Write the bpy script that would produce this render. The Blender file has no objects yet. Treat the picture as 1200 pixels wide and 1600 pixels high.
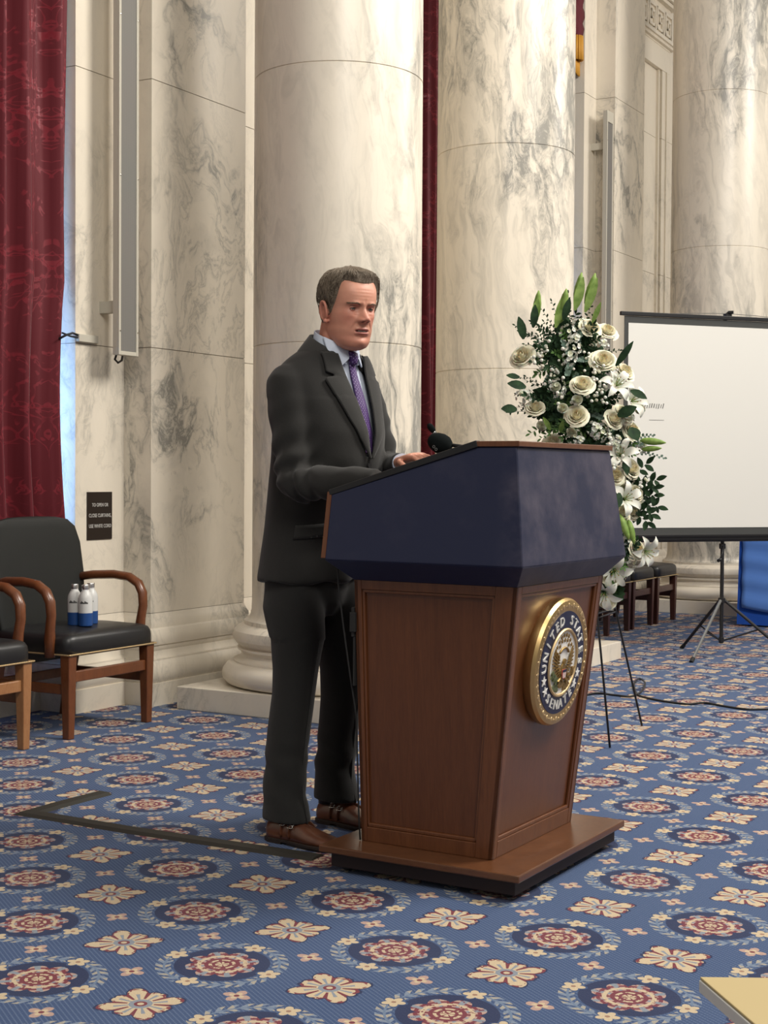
import bpy, bmesh, math, random
from mathutils import Vector, Matrix
from mathutils.bvhtree import BVHTree
random.seed(7)
pi = math.pi
scene = bpy.context.scene
COL = scene.collection
# ------------------------------------------------------------------ camera
FPX = 2300.0; EYE = 1.2
pitch = math.atan(57 / FPX); roll = math.radians(.35)
fw = Vector((0, math.cos(pitch), -math.sin(pitch))); up0 = Vector((0, math.sin(pitch), math.cos(pitch))); rt0 = Vector((1, 0, 0))
rt = rt0 * math.cos(roll) + up0 * math.sin(roll); up = up0 * math.cos(roll) - rt0 * math.sin(roll)
cd = bpy.data.cameras.new('camera'); cam = bpy.data.objects.new('camera', cd); COL.objects.link(cam)
cam.matrix_world = Matrix((( rt.x, up.x, -fw.x, 0), (rt.y, up.y, -fw.y, 0), (rt.z, up.z, -fw.z, EYE), (0, 0, 0, 1)))
cd.sensor_fit = 'VERTICAL'; cd.sensor_height = 32; cd.lens = FPX / 1600 * 32; cd.clip_start = .05; cd.clip_end = 100
scene.camera = cam
# ------------------------------------------------------------------ light
w = bpy.data.worlds.new('world'); scene.world = w; w.use_nodes = True
w.node_tree.nodes['Background'].inputs[0].default_value = (1, .96, .90, 1)
w.node_tree.nodes['Background'].inputs[1].default_value = .30
def area(name, loc, target, size, power, color, size_y=None):
    l = bpy.data.lights.new(name, 'AREA'); l.energy = power; l.color = color; l.size = size
    if size_y: l.shape = 'RECTANGLE'; l.size_y = size_y
    o = bpy.data.objects.new(name, l); COL.objects.link(o); o.location = loc
    d = Vector(target) - Vector(loc); o.rotation_euler = d.to_track_quat('-Z', 'Y').to_euler(); return o
area('chandelier_light', (4.2, 5.2, 6.2), (.6, 6.6, 1.2), 2.0, 515, (1, .945, .865))
area('chandelier_light', (1.6, -.5, 6.4), (0, 6.5, .8), 2.6, 300, (1, .95, .87))
area('chandelier_light', (7.5, 10, 6.0), (2.5, 12, 1.5), 2.0, 300, (1, .94, .86))
scene.view_settings.view_transform = 'Standard'; scene.view_settings.look = 'None'
scene.view_settings.gamma = 1; scene.view_settings.use_curve_mapping = False
scene.view_settings.exposure = -0.04
scene.render.film_transparent = False
# ------------------------------------------------------------------ frames: the window wall and the lectern
A30 = math.radians(30)
RW = Vector((math.sin(A30), math.cos(A30), 0)); NW = Vector((math.cos(A30), -math.sin(A30), 0))
OW = Vector((-1.194, 7.574, 0)); WROT = math.radians(60)
def W(t, n, z=0): return OW + RW * t + NW * n + Vector((0, 0, z))
# ------------------------------------------------------------------ node helper
class S:
    def __init__(s, g, o): s.g = g; s.o = o
    def __add__(a, b): return a.g.m('ADD', a, b)
    def __radd__(a, b): return a.g.m('ADD', a, b)
    def __sub__(a, b): return a.g.m('SUBTRACT', a, b)
    def __rsub__(a, b): return a.g.m('SUBTRACT', b, a)
    def __mul__(a, b): return a.g.m('MULTIPLY', a, b)
    def __rmul__(a, b): return a.g.m('MULTIPLY', a, b)
    def __truediv__(a, b): return a.g.m('DIVIDE', a, b)
    def abs(a): return a.g.m('ABSOLUTE', a)
    def sin(a): return a.g.m('SINE', a)
    def cos(a): return a.g.m('COSINE', a)
    def fract(a): return a.g.m('FRACT', a)
    def round(a): return a.g.m('ROUND', a)
    def sqrt(a): return a.g.m('SQRT', a)
    def pow(a, b): return a.g.m('POWER', a, b)
    def lt(a, b): return a.g.m('LESS_THAN', a, b)
    def gt(a, b): return a.g.m('GREATER_THAN', a, b)
    def max(a, b): return a.g.m('MAXIMUM', a, b)
    def min(a, b): return a.g.m('MINIMUM', a, b)
class Mat:
    def __init__(s, name, rough=.5, metal=0, spec=.5, color=None, coat=0, sheen=0):
        s.mat = bpy.data.materials.new(name); s.mat.use_nodes = True; s.t = s.mat.node_tree
        s.b = s.t.nodes['Principled BSDF']; s.set('Roughness', rough); s.set('Metallic', metal); s.set('Specular IOR Level', spec)
        if coat: s.set('Coat Weight', coat)
        if sheen: s.set('Sheen Weight', sheen)
        if color: s.set('Base Color', (*color, 1))
    def set(s, k, v):
        if isinstance(v, S): s.t.links.new(v.o, s.b.inputs[k])
        else: s.b.inputs[k].default_value = v
    def m(s, op, *a):
        n = s.t.nodes.new('ShaderNodeMath'); n.operation = op
        for i, x in enumerate(a):
            if isinstance(x, S): s.t.links.new(x.o, n.inputs[i])
            else: n.inputs[i].default_value = x
        return S(s, n.outputs[0])
    def coord(s, kind='Object'):
        n = s.t.nodes.new('ShaderNodeTexCoord'); return S(s, n.outputs[kind])
    def xyz(s, v):
        n = s.t.nodes.new('ShaderNodeSeparateXYZ'); s.t.links.new(v.o, n.inputs[0]); return [S(s, n.outputs[i]) for i in range(3)]
    def comb(s, *a):
        n = s.t.nodes.new('ShaderNodeCombineXYZ')
        for i, x in enumerate(a):
            if isinstance(x, S): s.t.links.new(x.o, n.inputs[i])
            else: n.inputs[i].default_value = x
        return S(s, n.outputs[0])
    def mapv(s, v, scale=(1, 1, 1), rot=(0, 0, 0), loc=(0, 0, 0)):
        n = s.t.nodes.new('ShaderNodeMapping'); s.t.links.new(v.o, n.inputs[0])
        n.inputs['Scale'].default_value = scale; n.inputs['Rotation'].default_value = rot; n.inputs['Location'].default_value = loc
        return S(s, n.outputs[0])
    def noise(s, v, scale, detail=4, rough=.55, dist=0, out=0):
        n = s.t.nodes.new('ShaderNodeTexNoise'); s.t.links.new(v.o, n.inputs['Vector'])
        n.inputs['Scale'].default_value = scale; n.inputs['Detail'].default_value = detail
        n.inputs['Roughness'].default_value = rough; n.inputs['Distortion'].default_value = dist
        return S(s, n.outputs[out])
    def ramp(s, f, *stops):
        n = s.t.nodes.new('ShaderNodeValToRGB'); s.t.links.new(f.o, n.inputs[0]); e = n.color_ramp.elements
        while len(e) < len(stops): e.new(.5)
        for k, (p, c) in enumerate(stops):
            e[k].position = p; e[k].color = (*c, 1) if hasattr(c, '__len__') else (c, c, c, 1)
        return S(s, n.outputs[0])
    def mix(s, f, a, b, mode='MIX'):
        n = s.t.nodes.new('ShaderNodeMix'); n.data_type = 'RGBA'; n.blend_type = mode
        for k, x in ((0, f), (6, a), (7, b)):
            if isinstance(x, S): s.t.links.new(x.o, n.inputs[k])
            elif hasattr(x, '__len__'): n.inputs[k].default_value = (*x, 1)
            else: n.inputs[k].default_value = x
        return S(s, n.outputs[2])
    def bump(s, h, strength=.3, dist=.01):
        n = s.t.nodes.new('ShaderNodeBump'); n.inputs['Strength'].default_value = strength; n.inputs['Distance'].default_value = dist
        s.t.links.new(h.o, n.inputs['Height']); s.t.links.new(n.outputs[0], s.b.inputs['Normal'])
# ------------------------------------------------------------------ materials
def marble(name, kind='pilaster', loc=(0, 0, 0), base=(.74, .69, .59), veins=1.0):
    M = Mat(name, rough=.32, spec=.45); c = M.coord()
    if kind == 'pilaster': c1 = M.mapv(c, (1, 1, .62), (.1, .15, 0), loc)
    else: c1 = M.mapv(c, (1.0, 1.0, .42), (.38, .25, .3), loc)
    warp = M.noise(c1, 1.3, 4, .6, 0, 1)
    n = M.t.nodes.new('ShaderNodeVectorMath'); n.operation = 'MULTIPLY_ADD'
    M.t.links.new(warp.o, n.inputs[0]); n.inputs[1].default_value = (.75, .75, .55); M.t.links.new(c1.o, n.inputs[2]); cw = S(M, n.outputs[0])
    n1 = M.noise(cw, 1.1, 9, .66, .6); mask = M.noise(c1, .85, 3, .5)
    v1 = (n1 - .5).abs()
    vein = M.ramp(v1, (0, 1.0), (.010, .55), (.035, .16), (.10, 0))
    n2 = M.noise(M.mapv(cw, (1, 1, 1), (0, 0, 0), (4, 2, 7)), 2.6, 8, .7, .8); v2 = (n2 - .5).abs()
    fine = M.ramp(v2, (0, .8), (.012, .3), (.04, 0))
    mk = M.ramp(mask, (.42, .05), (.58, 1.0))
    cloud = M.noise(cw, 2.2, 6, .6); cl = M.ramp(cloud, (.35, 0), (.75, 1))
    if kind == 'pilaster':
        amt = (vein * mk * 1.0 + fine * mk * .6 + cl * .16) * veins
    else:
        st = M.noise(M.mapv(cw, (7.5, 7.5, .55), (0, 0, 0)), 1.6, 7, .68, .4)
        st2 = M.ramp(st, (.46, 0), (.62, .55), (.75, .9))
        amt = (vein * mk * .75 + fine * mk * .4 + st2 * mk * .55 + st2 * .24 + cl * .14) * veins
    warm = M.noise(c1, .7, 2); b = M.mix(warm, base, tuple(x * y for x, y in zip(base, (1.08, 1.03, .98))))
    col = M.mix(M.m('MINIMUM', amt, .85), b, (.165, .165, .15))
    M.set('Base Color', col); M.set('Roughness', .30 + cl * .1)
    return M.mat
def carpet():
    M = Mat('carpet', rough=.95, spec=.12, sheen=.1); x, y, z = M.xyz(M.coord())
    al = math.radians(14.75); ca, sa = math.cos(al), math.sin(al)
    X = x - (-.390); Y = y - 3.580
    u = (X * ca + Y * sa) / .4384; v = (Y * ca - X * sa) / .4504
    def polar(du, dv): return (du * du + dv * dv).sqrt(), M.m('ARCTAN2', dv, du)
    wob = (M.noise(M.coord(), 60, 2) - .5) * .02
    blue = (.040, .076, .180); lblue = (.115, .165, .285); navy = (.012, .020, .075); cream = (.66, .52, .33); pink = (.52, .34, .27); burg = (.20, .028, .035); grey = (.27, .30, .34)
    # ground weave
    ln = ((u * 40 + v * 9).fract() - .5).abs(); dash = (v * 52 + (u * 20).round() * .5).fract()
    g = ln.lt(.15) * dash.lt(.72)
    col = M.mix(g, blue, lblue)
    # small crosses
    for (a, b) in ((.5, 0), (0, .5)):
        du = (u - a) - (u - a).round(); dv = (v - b) - (v - b).round(); r, th = polar(du, dv)
        R = ((th * 2 + .0).sin().abs() * .05 + .030) + wob
        col = M.mix(r.lt(R), col, pink); col = M.mix(r.lt(R * .55) * r.gt(.012), col, cream)
        col = M.mix(r.lt(.016), col, burg)
    # cream flower at the cell centre
    du = (u - .5) - (u - .5).round(); dv = (v - .5) - (v - .5).round(); r, th = polar(du, dv)
    pet = (th * 4).cos().abs(); lng = (th * 2).cos().abs()
    R = .105 + pet * .060 + lng * .062 + wob
    inside = r.lt(R)
    f = cream_f = M.mix((pet.lt(.34)) * r.gt(.07), cream, burg)
    f = M.mix((r.gt(R - .022)) * (M.noise(M.coord(), 45, 2).gt(.5)), f, burg)
    f = M.mix(pet.gt(.95) * r.gt(.06) * r.lt(.14), f, grey)
    f = M.mix(r.lt(.062), f, grey); f = M.mix(r.lt(.035), f, burg); f = M.mix(r.lt(.018), f, cream)
    col = M.mix(r.lt(R + .014) * r.gt(R), col, navy); col = M.mix(inside, col, f)
    # medallion
    du = u - u.round(); dv = v - v.round(); r, th = polar(du, dv)
    # wreath of small leaves
    k = 30 / (2 * pi)
    side = r.gt(.322)
    lf = ((th * k + (r - .322) * 14.0 * (side * 2 - 1)).fract() - .5).abs()
    leaf = lf.lt(.27) * r.gt(.285) * r.lt(.372) * ((r - .322).abs().gt(.006))
    tone = ((th * (k / 2)).fract()).gt(.5)
    col = M.mix(leaf, col, M.mix(tone, (.42, .38, .31), (.22, .27, .35)))
    col = M.mix((r - .322).abs().lt(.007), col, (.16, .22, .32))
    col = M.mix(r.lt(.268), col, navy)
    pet = (th * 4).cos().abs(); R = .150 + pet.pow(.6) * .058 + wob
    pin = M.mix((pet.lt(.42)), pink, burg); pin = M.mix(((r - .165).abs().lt(.011)), pin, burg)
    pin = M.mix(pet.gt(.93) * r.gt(.1), pin, grey); pin = M.mix((r - .130).abs().lt(.012), pin, cream)
    pin = M.mix((r - .088).abs().lt(.012), pin, burg); pin = M.mix(r.lt(.075), pin, M.mix((th * 3).cos().abs().lt(.4), cream, burg))
    pin = M.mix((r - .048).abs().lt(.009), pin, burg); pin = M.mix(M.noise(M.coord(), 70, 2).gt(.60), pin, burg)
    col = M.mix(r.lt(R), col, pin)
    # four star flowers on the wreath
    au = du.abs() - .222; av = dv.abs() - .222; r2, t2 = polar(au, av)
    R2 = ((t2 * 2.5).cos().abs() * .030 + .036)
    col = M.mix(r2.lt(R2 + .012), col, blue); col = M.mix(r2.lt(R2), col, cream); col = M.mix(r2.lt(.014), col, (.36, .2, .12))
    n = M.noise(M.coord(), 260, 2); col = M.mix(.35, col, M.mix(n, (.25, .25, .25), (1.0, 1.0, 1.0)), 'MULTIPLY')
    big = M.noise(M.coord(), 1.3, 3); col = M.mix(big * .25, col, (.12, .16, .24))
    M.set('Base Color', col); M.bump(n + g * .3, .5, .004); return M.mat
def wood(name, a, b, rough=.33, scale=(14, 14, .9), coat=.25):
    M = Mat(name, rough=rough, spec=.45, coat=coat); c = M.mapv(M.coord(), scale)
    n = M.noise(c, 2.4, 7, .62, 1.2); g = M.noise(M.mapv(M.coord(), tuple(s * 7 for s in scale)), 3, 3)
    M.set('Base Color', M.mix(.4, M.ramp(n, (.3, a), (.7, b)), M.ramp(g, (.3, a), (.7, b)))); M.set('Coat Roughness', .25)
    M.bump(g, .05, .002); return M.mat
def damask():
    M = Mat('crimson_damask', rough=.55, spec=.3, sheen=.25); u = M.t.nodes.new('ShaderNodeUVMap'); x, y, z = M.xyz(S(M, u.outputs[0]))
    px = ((x / .27).fract() - .5).abs() * 2; v = M.comb(px * .135, y, 0.0)
    n = M.noise(v, 9, 1.5, .45, 1.6); line = (n - .5).abs(); n2 = M.noise(M.mapv(v, loc=(3, 1, 0)), 5, 1, .4, 2.2)
    pat = M.ramp(line, (0, 1), (.030, 1), (.045, 0)) * M.ramp(n2, (.45, 0), (.5, 1)) + M.ramp((n2 - .62).abs(), (.012, .8), (.03, 0))
    M.set('Base Color', M.mix(M.m('MINIMUM', pat, 1.0), (.115, .0050, .012), (.205, .016, .027))); M.set('Roughness', .62 - pat * .2); return M.mat
MARBLE_P = marble('pilaster_marble'); MARBLE_P2 = marble('far_pilaster_marble', loc=(3.7, 1, 2)); MARBLE_B = marble('base_marble', veins=.5, loc=(2, 2, 0))
MARBLE_C = [marble('column_marble', 'column', (i * 3.1, i * 1.7, i * 2.3)) for i in range(3)]
COURSE_M = marble('course_marble', loc=(9, 4, 1), veins=.35)  # plain wall courses: same base colour as the pilasters, fainter veins
JOINT = Mat('joint_mortar', rough=.9, color=(.30, .26, .20)).mat
CARPET = carpet()
WOOD = wood('walnut_panel', (.080, .025, .0085), (.130, .043, .0145)); WOODL = wood('walnut_moulding', (.090, .028, .009), (.160, .056, .019))
WOODB = wood('walnut_board', (.075, .027, .011), (.14, .055, .022), rough=.28, scale=(3, 3, 14)); WOODD = Mat('dark_plinth_wood', rough=.6, color=(.018, .007, .006)).mat
CH_WOOD = wood('chair_wood', (.100, .030, .010), (.175, .056, .019), scale=(9, 9, 3)); CH_DARK = wood('dark_chair_wood', (.045, .014, .010), (.075, .024, .016), scale=(9, 9, 3))
CH_LIGHT = wood('worn_chair_wood', (.27, .115, .045), (.37, .18, .075), scale=(9, 9, 3))
def leather(name, c, rough=.38):
    M = Mat(name, rough=rough, spec=.5, color=c); n = M.noise(M.coord(), 220, 3); M.bump(n, .12, .002)
    M.set('Roughness', rough - .06 + M.noise(M.coord(), 9, 3) * .14); return M.mat
LEATHER = leather('black_leather', (.012, .012, .013)); LEATHER_B = leather('black_leather_back', (.010, .011, .010), .55)
def vinyl():
    M = Mat('navy_vinyl', rough=.46, spec=.4); n = M.noise(M.coord(), 5.5, 6, .65); f = M.noise(M.coord(), 240, 2)
    y = M.xyz(M.coord())[0]
    wear = M.ramp(n, (.42, 0), (.66, 1)) * M.ramp(y, (.24, 0), (.30, 1)) + M.ramp(n, (.55, 0), (.8, .35))
    M.set('Base Color', M.mix(M.m('MINIMUM', wear * .55, 1.0), (.0125, .0165, .046), (.085, .075, .105))); M.bump(f, .15, .001); return M.mat
VINYL = vinyl()
BLACK = Mat('black_plastic', rough=.45, color=(.008, .008, .009)).mat; RUBBER = Mat('black_rubber', rough=.7, color=(.012, .012, .012)).mat
FOAM = Mat('black_foam', rough=.95, spec=.1, color=(.006, .008, .008)).mat
GOLD = Mat('gold', rough=.36, metal=1, color=(.62, .43, .19)).mat; GOLDL = Mat('pale_gold', rough=.5, metal=.75, color=(.62, .46, .25)).mat; GOLDD = Mat('antique_gold', rough=.45, metal=.8, color=(.34, .22, .075)).mat
NAVY = Mat('navy_enamel', rough=.35, color=(.004, .009, .042)).mat; WHITE = Mat('white_enamel', rough=.4, color=(.80, .79, .75)).mat
RED = Mat('red_enamel', rough=.4, color=(.55, .12, .10)).mat; GREEN = Mat('green_enamel', rough=.5, color=(.10, .12, .05)).mat
PAINT = Mat('cream_metal', rough=.45, color=(.52, .49, .41)).mat
def grille():
    M = Mat('speaker_grille', rough=.6, metal=.2); x, y, z = M.xyz(M.coord())
    g = ((x * 400).sin() * (z * 400).sin()).abs(); n = M.noise(M.coord(), 1.6, 2)
    M.set('Base Color', M.mix(g * .6, M.mix(n, (.15, .17, .155), (.20, .165, .155)), (.25, .24, .22))); return M.mat
GRILLE = grille()
DARKSIGN = Mat('bronze_sign', rough=.4, color=(.018, .011, .008)).mat; LETTER = Mat('silver_lettering', rough=.5, color=(.55, .53, .50)).mat
SCREEN = Mat('screen_fabric', rough=.85, spec=.2, color=(.66, .65, .61)).mat; SCR_BORDER = Mat('screen_border', rough=.8, color=(.045, .047, .045)).mat
GREYM = Mat('grey_metal', rough=.4, metal=.6, color=(.22, .22, .21)).mat; CHROME = Mat('chrome', rough=.2, metal=1, color=(.62, .60, .56)).mat
def cloth(name, c, c2, sc=500, rough=.85, sheen=.15):
    M = Mat(name, rough=rough, spec=.2, sheen=sheen); n = M.noise(M.coord(), sc, 2); k = M.noise(M.coord(), 7, 4)
    M.set('Base Color', M.mix(n, c, c2)); M.bump(n * .3 + k * .9, .22, .006); return M.mat
SUIT = cloth('charcoal_wool', (.0145, .0138, .0130), (.027, .0258, .0243)); TROUSER = cloth('charcoal_trouser_wool', (.013, .0128, .0125), (.024, .0235, .0225))
SHIRT = cloth('pale_blue_cotton', (.50, .56, .68), (.58, .63, .73), 300, .8, 0)
def tie_mat():
    M = Mat('purple_silk', rough=.5, spec=.35); x, y, z = M.xyz(M.coord())
    a = ((y * 85 + z * 85).fract() - .5).abs(); b = ((y * 85 - z * 85).fract() - .5).abs()
    d = (a * a + b * b).sqrt(); M.set('Base Color', M.mix(d.lt(.17), (.060, .024, .125), (.30, .25, .42))); return M.mat
TIE = tie_mat()
def shoe_mat():
    M = Mat('cognac_leather', rough=.32, spec=.5, coat=.2); n = M.noise(M.coord(), 14, 4)
    M.set('Base Color', M.ramp(n, (.35, (.060, .020, .010)), (.65, (.125, .045, .022)))); return M.mat
SHOE = shoe_mat()
BLUECLOTH = cloth('royal_blue_cloth', (.012, .075, .42), (.02, .10, .50), 300, .8, .1); BLUELT = cloth('light_blue_cloth', (.10, .25, .72), (.14, .31, .80), 300, .7, .1)
YELLOW = Mat('pale_yellow_paper', rough=.7, color=(.50, .39, .19)).mat; PAPER = Mat('white_paper', rough=.7, color=(.75, .74, .70)).mat
def alu():
    M = Mat('bottle_white', rough=.35, color=(.62, .62, .60)); return M.mat
BOT_W = alu(); BOT_B = Mat('bottle_blue', rough=.35, color=(.012, .06, .22)).mat; ALU = Mat('aluminium', rough=.3, metal=1, color=(.75, .74, .72)).mat
SHEER = Mat('white_sheer', rough=.9, color=(.75, .78, .85)); SHEER.set('Transmission Weight', 0.0); SHEER = SHEER.mat
GLASS = Mat('window_glass', rough=.05, color=(.9, .95, 1)); GLASS.set('Transmission Weight', 1.0); GLASS = GLASS.mat
# ------------------------------------------------------------------ mesh helper
class MB:
    def __init__(s): s.v = []; s.f = []; s.m = []; s.uv = None; s.k = 0
    def add(s, vs, fs, M=None, k=None):
        o = len(s.v); s.v += [(M @ Vector(p)) if M else Vector(p) for p in vs]; s.f += [tuple(i + o for i in f) for f in fs]; s.m += [s.k if k is None else k] * len(fs); return s
    def box(s, x0, x1, y0, y1, z0, z1, M=None, k=None):
        return s.add([(x0, y0, z0), (x1, y0, z0), (x1, y1, z0), (x0, y1, z0), (x0, y0, z1), (x1, y0, z1), (x1, y1, z1), (x0, y1, z1)],
                     [(3, 2, 1, 0), (4, 5, 6, 7), (0, 1, 5, 4), (1, 2, 6, 5), (2, 3, 7, 6), (3, 0, 4, 7)], M, k)
    def hexa(s, p, k=None):   # 8 points, bottom ring then top ring
        return s.add(p, [(3, 2, 1, 0), (4, 5, 6, 7), (0, 1, 5, 4), (1, 2, 6, 5), (2, 3, 7, 6), (3, 0, 4, 7)], None, k)
    def loft(s, rings, cap=True, close=True, M=None, k=None):
        n = len(rings[0]); vs = [p for r in rings for p in r]; fs = []
        for i in range(len(rings) - 1):
            for j in range(n if close else n - 1):
                j2 = (j + 1) % n; fs.append((i * n + j, i * n + j2, (i + 1) * n + j2, (i + 1) * n + j))
        if cap and close: fs += [tuple(range(n - 1, -1, -1)), tuple((len(rings) - 1) * n + j for j in range(n))]
        return s.add(vs, fs, M, k)
    def lathe(s, prof, seg=48, M=None, k=None, cap=True):
        return s.loft([[(r * math.cos(2 * pi * j / seg), r * math.sin(2 * pi * j / seg), z) for j in range(seg)] for r, z in prof], cap, True, M, k)
    def tube(s, pts, rad, seg=10, M=None, k=None, flat=1.0, upv=(0, 0, 1)):
        pts = [Vector(p) for p in pts]; n = len(pts); rad = rad if hasattr(rad, '__len__') else [rad] * n; rings = []; pn = None
        for i, p in enumerate(pts):
            t = (pts[min(i + 1, n - 1)] - pts[max(i - 1, 0)]).normalized()
            if pn is None:
                a = Vector(upv) if abs(t.dot(Vector(upv))) < .95 else Vector((1, 0, 0)); pn = (a - t * a.dot(t)).normalized()
            else: pn = (pn - t * pn.dot(t)).normalized()
            b = t.cross(pn)
            rr = rad[i] if hasattr(rad[i], '__len__') else (rad[i], rad[i] * flat)
            rings.append([p + pn * (rr[0] * math.cos(2 * pi * j / seg)) + b * (rr[1] * math.sin(2 * pi * j / seg)) for j in range(seg)])
        return s.loft(rings, True, True, M, k)
    def prism(s, poly, d0, d1, M=None, k=None):   # polygon in x,y extruded in z
        n = len(poly); vs = [(x, y, d0) for x, y in poly] + [(x, y, d1) for x, y in poly]
        return s.add(vs, [tuple(range(n - 1, -1, -1)), tuple(range(n, 2 * n))] + [(i, (i + 1) % n, (i + 1) % n + n, i + n) for i in range(n)], M, k)
    def build(s, name, mats, parent=None, smooth=False, bevel=0, sub=0, fixn=True, seg=2):
        me = bpy.data.meshes.new(name); me.from_pydata([tuple(p) for p in s.v], [], s.f)
        for m in (mats if isinstance(mats, (list, tuple)) else [mats]): me.materials.append(m)
        me.polygons.foreach_set('material_index', s.m)
        if fixn:
            bm = bmesh.new(); bm.from_mesh(me); bmesh.ops.recalc_face_normals(bm, faces=bm.faces); bm.to_mesh(me); bm.free()
        if smooth:
            me.polygons.foreach_set('use_smooth', [True] * len(me.polygons))
            if smooth != 'all': me.set_sharp_from_angle(angle=math.radians(smooth if smooth is not True else 40))
        me.update(); o = bpy.data.objects.new(name, me); COL.objects.link(o); o.parent = parent
        if bevel:
            b = o.modifiers.new('b', 'BEVEL'); b.width = bevel; b.segments = seg; b.limit_method = 'ANGLE'; b.angle_limit = math.radians(35)
        if sub:
            b = o.modifiers.new('s', 'SUBSURF'); b.levels = sub; b.render_levels = sub
        return o
def thing(name, label, cat, loc=(0, 0, 0), rz=0, group=None):
    o = bpy.data.objects.new(name, None); COL.objects.link(o); o.location = loc; o.rotation_euler = (0, 0, rz); return tag(o, label, cat, group)
def tag(o, label=None, cat=None, group=None, kind=None):
    for k, v in (('label', label), ('category', cat), ('group', group), ('kind', kind)):
        if v: o[k] = v
    return o
def place(o, loc, rz=0): o.location = loc; o.rotation_euler = (0, 0, rz); return o
def copy_tree(o, parent=None):
    c = o.copy(); COL.objects.link(c); c.parent = parent
    for ch in list(o.children): copy_tree(ch, c)
    return c
def frozen(o):     # apply modifiers
    bpy.context.view_layer.update(); dg = bpy.context.evaluated_depsgraph_get(); me = bpy.data.meshes.new_from_object(o.evaluated_get(dg)); o.modifiers.clear(); o.data = me; return o
def remesh(o, vox, smooth=2, fac=.5):
    m = o.modifiers.new('r', 'REMESH'); m.mode = 'VOXEL'; m.voxel_size = vox
    if smooth: k = o.modifiers.new('k', 'SMOOTH'); k.iterations = smooth; k.factor = fac
    frozen(o); o.data.polygons.foreach_set('use_smooth', [True] * len(o.data.polygons)); return o
def text_mesh(body, size, depth, parent, name, mat, M, spacing=1.0, align='CENTER'):
    c = bpy.data.curves.new(name, 'FONT'); c.body = body; c.size = size; c.extrude = depth; c.align_x = align; c.align_y = 'CENTER'; c.space_character = spacing; c.resolution_u = 3
    t = bpy.data.objects.new(name, c); COL.objects.link(t); bpy.context.view_layer.update()
    me = bpy.data.meshes.new_from_object(t.evaluated_get(bpy.context.evaluated_depsgraph_get())); bpy.data.objects.remove(t)
    return [(M @ v.co) for v in me.vertices], [tuple(p.vertices) for p in me.polygons]
# ------------------------------------------------------------------ floor and window wall
b = MB(); b.add([(-8, -2, 0), (12, -2, 0), (12, 24, 0), (-8, 24, 0)], [(0, 1, 2, 3)]); tag(b.build('floor', CARPET), kind='structure')
COURSES = [(.475, 1.855), (1.855, 3.235), (3.235, 4.60), (4.60, 6.1)]
def courses(b, t0, t1, y0, y1, k=0, z0=None):
    for i, (a, c) in enumerate(COURSES):
        b.box(t0, t1, y0, y1, a + .002, c - .002, None, k)
    b.box(t0 + .004, t1 - .004, y0 + .004, y1, .4, 6.1, None, 1)
# moulded base profile: (projection from the face, z)
BASE = [(.055, 0), (.055, .116), (.045, .118), (.052, .13), (.060, .15), (.062, .172), (.060, .195), (.052, .215), (.040, .232), (.040, .240), (.028, .243), (.018, .262), (.016, .280), (.026, .300), (.026, .308), (.034, .312), (.040, .330), (.043, .352), (.040, .375), (.034, .392), (.020, .400), (.020, .425), (.008, .45), (.0, .475)]
def base_run(b, path, y_in):   # path: list of (t, y) corners of the face, offset outward per edge normals, y_in ignored
    n = len(path); rings = []
    for pr, z in BASE:
        ring = []
        for i, (t, y) in enumerate(path):
            off = Vector((0, 0))
            for a, c in ((i - 1, i), (i, i + 1)):
                if a < 0 or c >= n: continue
                d = Vector(path[c]) - Vector(path[a]); nn = Vector((d.y, -d.x)).normalized(); off += nn
            if 0 < i < n - 1:
                d1 = (Vector(path[i]) - Vector(path[i - 1])).normalized(); d2 = (Vector(path[i + 1]) - Vector(path[i])).normalized()
                n1 = Vector((d1.y, -d1.x)); n2 = Vector((d2.y, -d2.x)); off = (n1 + n2) / (1 + n1.dot(n2))
            ring.append((t + off.x * pr, y + off.y * pr, z))
        rings.append(ring)
    b.loft(rings, cap=False, close=False)
def wall_piece(name, fn, mats):
    b = MB(); fn(b); o = b.build(name, mats, smooth=30); place(o, OW, WROT); return tag(o, kind='structure')
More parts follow.
